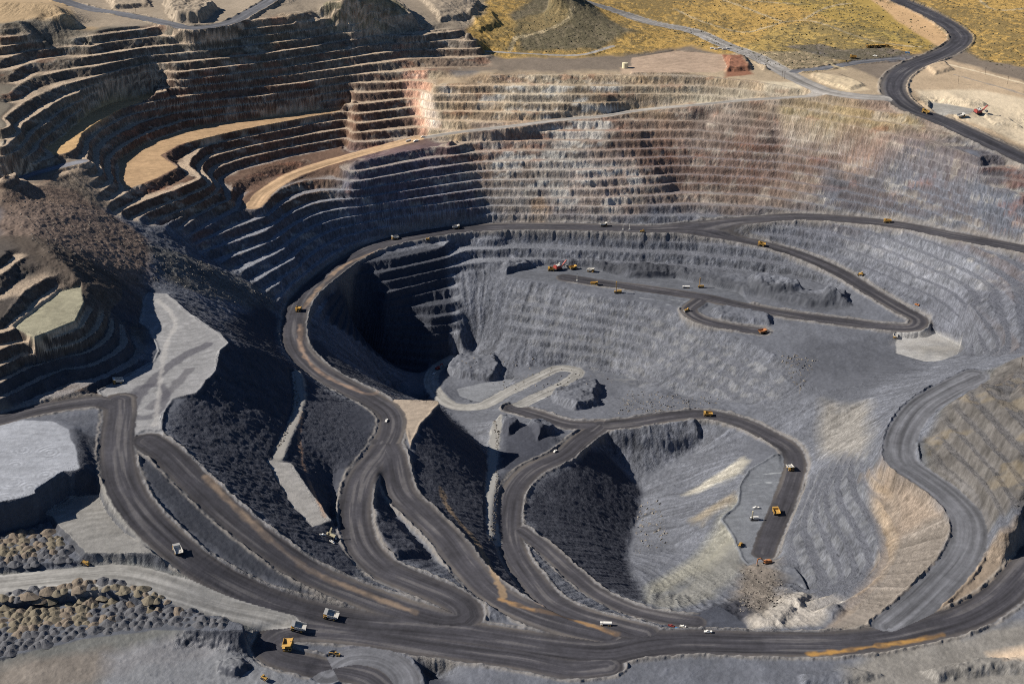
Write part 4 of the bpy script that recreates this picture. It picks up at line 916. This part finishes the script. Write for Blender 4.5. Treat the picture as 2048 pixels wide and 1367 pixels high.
def water_tank():
    r = empty('storage_tank'); MB().rod((0, 0, 0), (0, 0, 9), 5.2, n=28).build('shell', MT['cream'], r); MB().rod((0, 0, 9), (0, 0, 10), 5.3, .3, 28).build('roof', MT['cream'], r)
    l = MB()
    for y in (-.3, .3): l.rod((5.4, y, 0), (5.4, y, 9.4), .07)
    for k in range(14): l.rod((5.4, -.3, .6+.6*k), (5.4, .3, .6+.6*k), .05)
    l.build('ladder', MT['steel'], r); return r
def container(col='white', L=7):
    r = empty('site_container'); b = MB().box(-L/2, L/2, -1.3, 1.3, 0, 2.6)
    for k in range(int(L/.7)): b.box(-L/2+.3+.7*k, -L/2+.5+.7*k, -1.36, 1.36, .1, 2.5)
    b.build('body', MT[col], r); MB().box(-.5, .5, -1.42, -1.36, 0, 2.1).build('door', MT['steel'], r); MB().box(-L/2-.1, L/2+.1, -1.45, 1.45, 2.6, 2.75).build('roof', MT[col], r); return r

# ------------------------------------------------------------------ placing things on the ground
def hit(u, v):
    d = ray(u, v); t0 = None; n = np.linalg.norm(d[:2])
    x, y, _ = cast(u, v); t = math.hypot(x, y)/n
    for _ in range(8):
        x, y = d[0]*t, d[1]*t; z = ground_z(x, y); t += ((z-CAMZ)/d[2]-t)*0.7
    return x, y, ground_z(x, y)
PROTO = {}
def place(key, make, u, v, head, label, cat, group=None, scale=1.0, tilt=True):
    """head: where it faces, in degrees; 0 = away to the right (east), 90 = away from the survey point (north)"""
    if key in PROTO: o = copy_tree(PROTO[key])
    else: o = make(); PROTO[key] = o
    x, y, z = hit(u, v); a = math.radians(head)
    o.location = (x, y, z); o.scale = (scale,)*3
    if tilt:
        f = Vector((math.cos(a), math.sin(a), 0)); s = Vector((-f.y, f.x, 0))
        d = 5; zf = ground_z(x+f.x*d, y+f.y*d)-ground_z(x-f.x*d, y-f.y*d); zs_ = ground_z(x+s.x*3, y+s.y*3)-ground_z(x-s.x*3, y-s.y*3)
        X_ = Vector((f.x, f.y, max(-.3, min(.3, zf/10)))).normalized(); Yq = Vector((s.x, s.y, max(-.2, min(.2, zs_/6)))); Z_ = X_.cross(Yq).normalized(); Yq = Z_.cross(X_)
        o.rotation_euler = Matrix((X_, Yq, Z_)).transposed().to_euler()
    else: o.rotation_euler = (0, 0, a)
    for k in ('label', 'category', 'group'):
        if k in o: del o[k]
    tag(o, label, cat, group); return o
HT = 'haul trucks working in the pit'
W_, Y_ = lambda: haul_truck('palesteel'), lambda: haul_truck('yellow')
TR = [('w', 355, 1103, 120, 'haul truck with a pale open tray climbing the long left ramp'),
 ('w', 662, 1234, 172, 'haul truck with a white tray heading left where the left ramp meets the rim road'),
 ('w', 596, 1258, 178, 'haul truck with a pale tray just above the tight loop of the near road'),
 ('y', 577, 1293, 268, 'yellow haul truck facing the viewer on the tight loop of the near road'),
 ('w', 236, 765, 200, 'haul truck parked on the left edge of the large grey work platform'),
 ('y', 597, 621, 265, 'yellow haul truck on the left bend of the main haul road'),
 ('w', 790, 478, 200, 'haul truck with a pale top where the haul road bends under dark benches'),
 ('w', 912, 457, 10, 'haul truck on the main haul road above the deepest dark pit wall'),
 ('w', 1207, 452, 5, 'haul truck on the main haul road just left of the white light masts'),
 ('y', 1775, 445, 170, 'yellow haul truck on the upper branch of the haul road at the right wall'),
 ('y', 1523, 491, 160, 'yellow haul truck on the lower branch road along the grey right wall'),
 ('w', 1181, 543, 340, 'haul truck with a clean pale tray waiting right of the red and white shovel'),
 ('y', 1188, 570, 350, 'yellow haul truck in front of the pale tray truck on the dark shelf'),
 ('y', 1103, 541, 180, 'yellow haul truck beside the left side of the red and white shovel'),
 ('y', 1146, 538, 20, 'yellow haul truck tucked behind the right side of the red and white shovel'),
 ('o', 1525, 666, 20, 'orange haul truck at the closed end of the dark oval loop below the shelf'),
 ('y', 1416, 831, 175, 'yellow haul truck on the curved road above the second pit'),
 ('w', 1580, 938, 280, 'grey tray haul truck at the top of the straight dark ramp'),
 ('y', 1552, 1026, 95, 'yellow haul truck halfway down the straight dark ramp beside the blast bench'),
 ('y', 1850, 226, 150, 'haul truck on the black top road beside the white cutting'),
 ('w', 1922, 234, 10, 'dark haul truck beside the red shovel in the white cutting'),
 ('y', 1706, 117, 170, 'haul truck standing alone on the dark yard of the grassy plateau'),
 ('w', 1790, 669, 260, 'truck on the dusty floor just below the hairpin of the branch road')]
for k, u, v, h, l in TR:
    place('truck_'+k, {'w': W_, 'y': Y_, 'o': lambda: haul_truck('orange')}[k], u, v, h, l, 'haul truck', HT, (.78 if v < 1200 else .9) if u != 1790 else .6)
for i in range(6):
    place('truck_y', Y_, 1736+7.6*i, 95-.3*i, 262, 'yellow haul truck parked in the row of six on the plateau yard', 'haul truck', 'haul trucks parked in a row on the plateau', .7)
place('shovel', shovel, 1118, 539, 35, 'red and white mining shovel loading trucks on the dark shelf', 'mining shovel', 'mining shovels')
place('shovel', shovel, 1957, 228, 25, 'red mining shovel with raised boom in the white cutting beside the top road', 'mining shovel', 'mining shovels')
place('drill', lambda: drill_rig('yellow'), 1235, 586, 180, 'yellow drill rig with a tall mast on the drilled edge of the dark shelf', 'drill rig', 'drill rigs')
place('drill', None, 1401, 575, 180, 'yellow drill rig with a mast beside the white service trucks on the shelf', 'drill rig', 'drill rigs', .8)
place('drillw', lambda: drill_rig('white', 12), 1507, 1039, 180, 'drill rig with a short mast on the pale blast bench', 'drill rig', 'drill rigs', .9)
place('drillc', lambda: drill_rig('cream', 11), 660, 1072, 160, 'cream drill rig among parked vehicles below the pale ramp slab', 'drill rig', 'drill rigs', .85)
place('exc', lambda: excavator('red'), 876, 738, 40, 'red excavator on the pale road into the deepest pit', 'excavator', 'excavators')
place('exco', lambda: excavator('orange'), 1534, 1127, 200, 'orange and grey excavator at the foot of the straight dark ramp', 'excavator', 'excavators', 1.25)
DZ = 'bulldozers and loaders'
place('dozer', dozer, 172, 1128, 160, 'yellow bulldozer pushing rock beside the upper field of heaps', 'bulldozer', DZ, 1.2)
place('dozer', None, 528, 1357, 330, 'yellow bulldozer on the open grey ground at the bottom of the scene', 'bulldozer', DZ)
place('dozer', None, 1374, 622, 200, 'orange yellow bulldozer at the left end of the dark oval loop', 'bulldozer', DZ, 1.2)
place('dozer', None, 1285, 465, 180, 'yellow bulldozer beside the light masts under the haul road', 'bulldozer', DZ, 1.3)
place('dozer', None, 855, 478, 190, 'yellow bulldozer on the outer bund of the main haul road', 'bulldozer', DZ)
place('dozer', None, 1723, 550, 140, 'yellow bulldozer on the inside of the lower branch road bend', 'bulldozer', DZ, 1.3)
place('dozer', None, 1480, 1091, 60, 'yellow bulldozer at the left corner of the blast bench', 'bulldozer', DZ, 1.2)
place('grader', grader, 669, 1310, 175, 'long yellow motor grader inside the loop of the near road', 'motor grader')
SV = 'white service vehicles'
place('tanker', tank_truck, 1212, 1250, 172, 'white tank truck on the rim road beside the orange bund', 'tank truck', SV)
place('tanker', None, 1372, 576, 175, 'white tank truck left of the second drill rig on the shelf', 'tank truck', SV)
place('pick', pickup, 773, 842, 260, 'white pickup on the main haul road next to the tan triangle', 'pickup truck', SV, 1.2)
place('pick', None, 1110, 903, 240, 'white pickup on the inner road beside the dark second pit', 'pickup truck', SV, 1.2)
place('pick', None, 868, 748, 230, 'white pickup just below the red excavator', 'pickup truck', SV)
place('pick', None, 1512, 1016, 180, 'white pickup on the pale blast bench above the short drill rig', 'pickup truck', SV, 1.2)
place('pick', None, 1750, 113, 150, 'white pickup in the middle of the dark plateau yard', 'pickup truck', SV, 1.3)
place('pick', None, 645, 1070, 20, 'white pickup left of the cream drill rig', 'pickup truck', SV)
place('pick', None, 669, 1075, 120, 'white pickup right of the cream drill rig', 'pickup truck', SV)
place('pick', None, 664, 1084, 330, 'white pickup nearest the viewer below the cream drill rig', 'pickup truck', SV)
place('pick', None, 1348, 1262, 10, 'white pickup beside the coal black floor by the rim', 'pickup truck', SV)
place('pick', None, 1366, 1253, 340, 'white pickup on the edge of the coal black floor, nearer the pit', 'pickup truck', SV)
place('pick', None, 1416, 1264, 175, 'white pickup farthest right by the coal black floor', 'pickup truck', SV, 1.2)
place('picky', lambda: pickup('orange'), 1834, 610, 130, 'orange pickup on the wall outside the lower branch road', 'pickup truck', None, 1.2)
place('pickr', lambda: pickup('red'), 1342, 1252, 350, 'red pickup among white ones by the coal black floor', 'pickup truck')
place('pickb', lambda: pickup('blue'), 1352, 1258, 20, 'blue pickup among white ones by the coal black floor', 'pickup truck')
place('pick', None, 832, 283, 200, 'white pickup at the foot of the pink rock chute', 'pickup truck', SV, 1.4)
place('pick', None, 846, 275, 190, 'white pickup right of another at the foot of the pink rock chute', 'pickup truck', SV, 1.3)
place('tanker', None, 817, 283, 200, 'white truck leftmost at the foot of the pink rock chute', 'tank truck', SV, .8)
place('tank', water_tank, 1250, 136, 0, 'beige round storage tank on the bare rim pad', 'storage tank', None, 1, False)
place('mast', light_mast, 1246, 460, 0, 'white light mast left of its twin beside the haul road', 'light mast', 'light masts', 1, False)
place('mast', None, 1259, 460, 0, 'white light mast right of its twin beside the haul road', 'light mast', 'light masts', 1, False)
place('mast', None, 1154, 562, 0, 'white light mast on the dark shelf between shovel and drill', 'light mast', 'light masts', 1, False)
PP = 'utility poles on the plateau'
for i, (u, v) in enumerate([(1256,80),(1259,70),(1263,84),(1270,76),(1274,86),(1280,72),(1285,84),(1290,78),(1230,84)]):
    place('pole', pole, u, v, 10*i, 'wooden utility pole in the cluster beside the plateau road', 'utility pole', PP, 1, False)
for u, v, l in [(957, 33, 'wooden utility pole on the pale spur above the upper benches'), (1564, 158, 'left one of two wooden poles at the road fork'), (1569, 158, 'right one of two wooden poles at the road fork'),
                (1916, 168, 'wooden utility pole on bare ground beside the black top road'), (1970, 150, 'wooden utility pole beside the pale line right of the top road'), (2015, 168, 'wooden utility pole nearest the right edge beside the pale line'),
                (2042, 735, 'wooden utility pole on the brown knoll at the right edge'), (1460, 133, 'wooden utility pole on the dark red mound'), (272, 28, 'wooden utility pole by the road on the far left plateau'), (345, 45, 'wooden utility pole below the pale cut on the far left plateau')]:
    place('pole', pole, u, v, 20, l, 'utility pole', PP, 1, False)
for i in range(5): place('cont', container, 1424+8*i, 98+(i % 2)*1.5, 5, 'white site container in the row beside the plateau road', 'container', 'white site containers', 1, False)
place('contb', lambda: container('blue', 8), 1815, 107, -20, 'blue and white container beside the dark plateau yard', 'container', None, 1, False)

# ------------------------------------------------------------------ dumped heaps (individual truck loads)
def heap_mesh(name, seed, m, R=5.3, H=2.9):
    rr = random.Random(seed); n = 18; vs = [(0.3*(rr.random()-.5), .3*(rr.random()-.5), H)]; fs = []
    el = 1+.35*rr.random(); th = rr.random()*3; rings_ = [(.12,.97),(.3,.80),(.5,.52),(.7,.27),(.88,.09),(1.05,-.12)]
    ph = [rr.random()*6.3 for _ in range(4)]
    for q, hh in rings_:
        for i in range(n):
            a = 2*math.pi*i/n; k = 1+.09*math.sin(2*a+ph[0])+.07*math.sin(3*a+ph[1])+.05*math.sin(5*a+ph[2])+.05*(rr.random()-.5)
            x = R*q*k*math.cos(a)*el; y = R*q*k*math.sin(a)
            vs.append((x*math.cos(th)-y*math.sin(th), x*math.sin(th)+y*math.cos(th), H*hh*(1+.10*(rr.random()-.5))))
    fs += [(0, 1+i, 1+(i+1) % n) for i in range(n)]
    for k in range(len(rings_)-1):
        b = 1+k*n; fs += [(b+i, b+n+i, b+n+(i+1) % n, b+(i+1) % n) for i in range(n)]
    me = bpy.data.meshes.new(name); me.from_pydata(vs, [], fs); me.materials.append(m); return me
HM = {c: [heap_mesh('waste_heap', s+i*10, MT[c+'heap']) for s in range(5)] for i, c in enumerate(('grey', 'tan', 'brown'))}
rr = random.Random(12); nheap = 0
DESC = {'grey': 'dark grey', 'tan': 'pale tan', 'brown': 'brown'}
for fi, (name, step) in enumerate((('field1', 7.9), ('field2', 8.3))):
    w3 = [p for p in padw if p[0] == name][0][1]
    xs, yv = w3[:, 0], w3[:, 1]; row = 0; y = yv.min()
    while y < yv.max():
        x = max(xs.min(), -0.47*y)+(row % 2)*step/2
        while x < xs.max():
            px = x+rr.uniform(-2.4, 2.4); py = y+rr.uniform(-2.2, 2.2)
            if inpoly(np.array([px]), np.array([py]), w3)[0] and sdist(np.array([px]), np.array([py]), w3)[0] > 3 and nheap < 298:
                q = float(fbm(np.array([px]), np.array([py]), 34, 2, 700+fi)[0])+rr.uniform(-.15, .15)
                c = 'tan' if q > .26 else ('brown' if q > .10 else 'grey')
                o = bpy.data.objects.new('waste_heap', rr.choice(HM[c])); COL.objects.link(o)
                s = rr.choice((.6, .75, .9, 1.0, 1.1, 1.3))*rr.uniform(.9, 1.1); o.location = (px, py, ground_z(px, py)); o.scale = (s, s, s*rr.uniform(.8, 1.1)); o.rotation_euler = (0, 0, rr.uniform(0, 6.28))
                tag(o, f"{DESC[c]} heap of dumped rock in the {'small upper' if fi == 0 else 'long lower'} field of heaps at the left", 'rock heap', f"dumped heaps in the {'upper' if fi == 0 else 'lower'} field"); nheap += 1
            x += step
        y += step*.86; row += 1
print('heaps', nheap)
# ------------------------------------------------------------------ scattered boulders (uncountable)
def scatter(name, zones, n, mt, seed=5):
    g = np.random.RandomState(seed); V = []; F = []; b = 0
    base = np.array([(1,0,-.3),(-.9,.1,-.3),(.1,1,-.3),(0,-1,-.3),(.1,.1,.8),(.6,.6,.3),(-.6,-.5,.4)])
    fc = [(4,5,6),(4,0,5),(0,2,5),(5,2,6),(6,2,1),(6,1,3),(4,6,3),(4,3,0)]
    for poly, cnt_, smin, smax in zones:
        w3 = castpoly(poly); xs = [p[0] for p in w3]; yv = [p[1] for p in w3]; k = 0; it = 0
        while k < cnt_ and it < cnt_*6:
            it += 1; x = g.uniform(min(xs), max(xs)); y = g.uniform(min(yv), max(yv))
            if not inpoly(np.array([x]), np.array([y]), w3)[0]: continue
            s = smin+(smax-smin)*g.rand()**4; v = base*s*g.uniform(.7, 1.3, (7, 3)); a = g.rand()*6.28
            R = np.array([[math.cos(a), -math.sin(a), 0], [math.sin(a), math.cos(a), 0], [0, 0, 1]]); v = v@R.T+np.array([x, y, ground_z(x, y)])
            V += v.tolist(); F += [tuple(i+b for i in q) for q in fc]; b += 7; k += 1
    me = bpy.data.meshes.new(name); me.from_pydata(V, [], F); me.materials.append(mt); o = bpy.data.objects.new(name, me); COL.objects.link(o); o['kind'] = 'stuff'; o['label'] = 'loose boulders scattered over the rock slides and pit floors'; o['category'] = 'boulders'
    return o
MT['rock'] = mat('loose_rock', '6f6a64', .95, 0, .3, .3)
scatter('loose_boulders', [([(300,490),(420,530),(560,600),(520,620),(400,590),(300,560)], 900, .4, 1.8), ([(0,400),(200,420),(320,500),(280,560),(100,540)], 1000, .4, 1.8),
  ([(1270,1000),(1320,1000),(1340,1090),(1270,1110)], 250, .5, 2.6), ([(1480,1140),(1560,1140),(1590,1210),(1480,1230)], 500, .5, 2.0), ([(1250,780),(1450,790),(1400,820),(1230,830)], 400, .6, 2.2),
  ([(985,840),(1000,860),(990,960),(978,1080),(990,1080),(998,960)], 500, .4, 1.8), ([(590,750),(600,800),(570,880),(540,920),(580,840)], 400, .4, 1.6),
  ([(900,730),(1000,700),(1250,760),(1100,800)], 300, .5, 2.2), ([(1550,700),(1640,720),(1600,790)], 200, .6, 2.2)], 0, MT['rock'])
MT['sage'] = mat('sagebrush_leaf', '45422f', .95, 0, .3, .5)
sgo = scatter('sagebrush', [([(1290,60),(1700,0),(1880,95),(1620,140),(1500,110)], 1500, .8, 2.6), ([(1290,-30),(1760,-30),(1880,80),(1700,60),(1400,60)], 800, 1.0, 2.6), ([(1850,-20),(2100,-20),(2100,180),(1960,120),(1960,80)], 1000, .8, 2.6), ([(990,60),(1100,0),(1250,60),(1200,108),(1000,100)], 900, .6, 1.9), ([(1480,105),(1560,100),(1600,140),(1540,135)], 120, .8, 2.2)], 0, MT['sage'], 9)
sgo['label'] = 'dark sagebrush dotted over the golden plateau'; sgo['category'] = 'shrubs'
# ------------------------------------------------------------------ drifting dust over the loading floor
c = cast(1862, 700); bpy.ops.mesh.primitive_ico_sphere_add(subdivisions=4, radius=1, location=(c[0], c[1], c[2]+6))
o = bpy.context.object; o.name = 'dust_cloud'; o.scale = (62, 42, 18); o['kind'] = 'stuff'; o['label'] = 'pale dust drifting over the floor beside the road hairpin'; o['category'] = 'dust'
m = bpy.data.materials.new('drifting_dust'); m.use_nodes = True; nt = m.node_tree; nt.nodes.clear()
out = nt.nodes.new('ShaderNodeOutputMaterial'); pv = nt.nodes.new('ShaderNodeVolumePrincipled'); pv.inputs['Color'].default_value = (.75, .72, .68, 1); nt.links.new(pv.outputs[0], out.inputs['Volume'])
tc = nt.nodes.new('ShaderNodeTexCoord'); n = nt.nodes.new('ShaderNodeTexNoise'); n.inputs['Scale'].default_value = 2.2; n.inputs['Detail'].default_value = 4
ln = nt.nodes.new('ShaderNodeVectorMath'); ln.operation = 'LENGTH'; mr = nt.nodes.new('ShaderNodeMapRange'); mr.inputs['From Min'].default_value = .25; mr.inputs['From Max'].default_value = 1.0; mr.inputs['To Min'].default_value = 1; mr.inputs['To Max'].default_value = 0
m2 = nt.nodes.new('ShaderNodeMapRange'); m2.inputs['From Min'].default_value = .42; m2.inputs['From Max'].default_value = .7; m2.inputs['To Max'].default_value = .075
mu = nt.nodes.new('ShaderNodeMath'); mu.operation = 'MULTIPLY'
nt.links.new(tc.outputs['Object'], n.inputs['Vector']); nt.links.new(tc.outputs['Object'], ln.inputs[0]); nt.links.new(ln.outputs['Value'], mr.inputs['Value']); nt.links.new(n.outputs['Fac'], m2.inputs['Value'])
nt.links.new(mr.outputs[0], mu.inputs[0]); nt.links.new(m2.outputs[0], mu.inputs[1]); nt.links.new(mu.outputs[0], pv.inputs['Density']); o.data.materials.append(m)
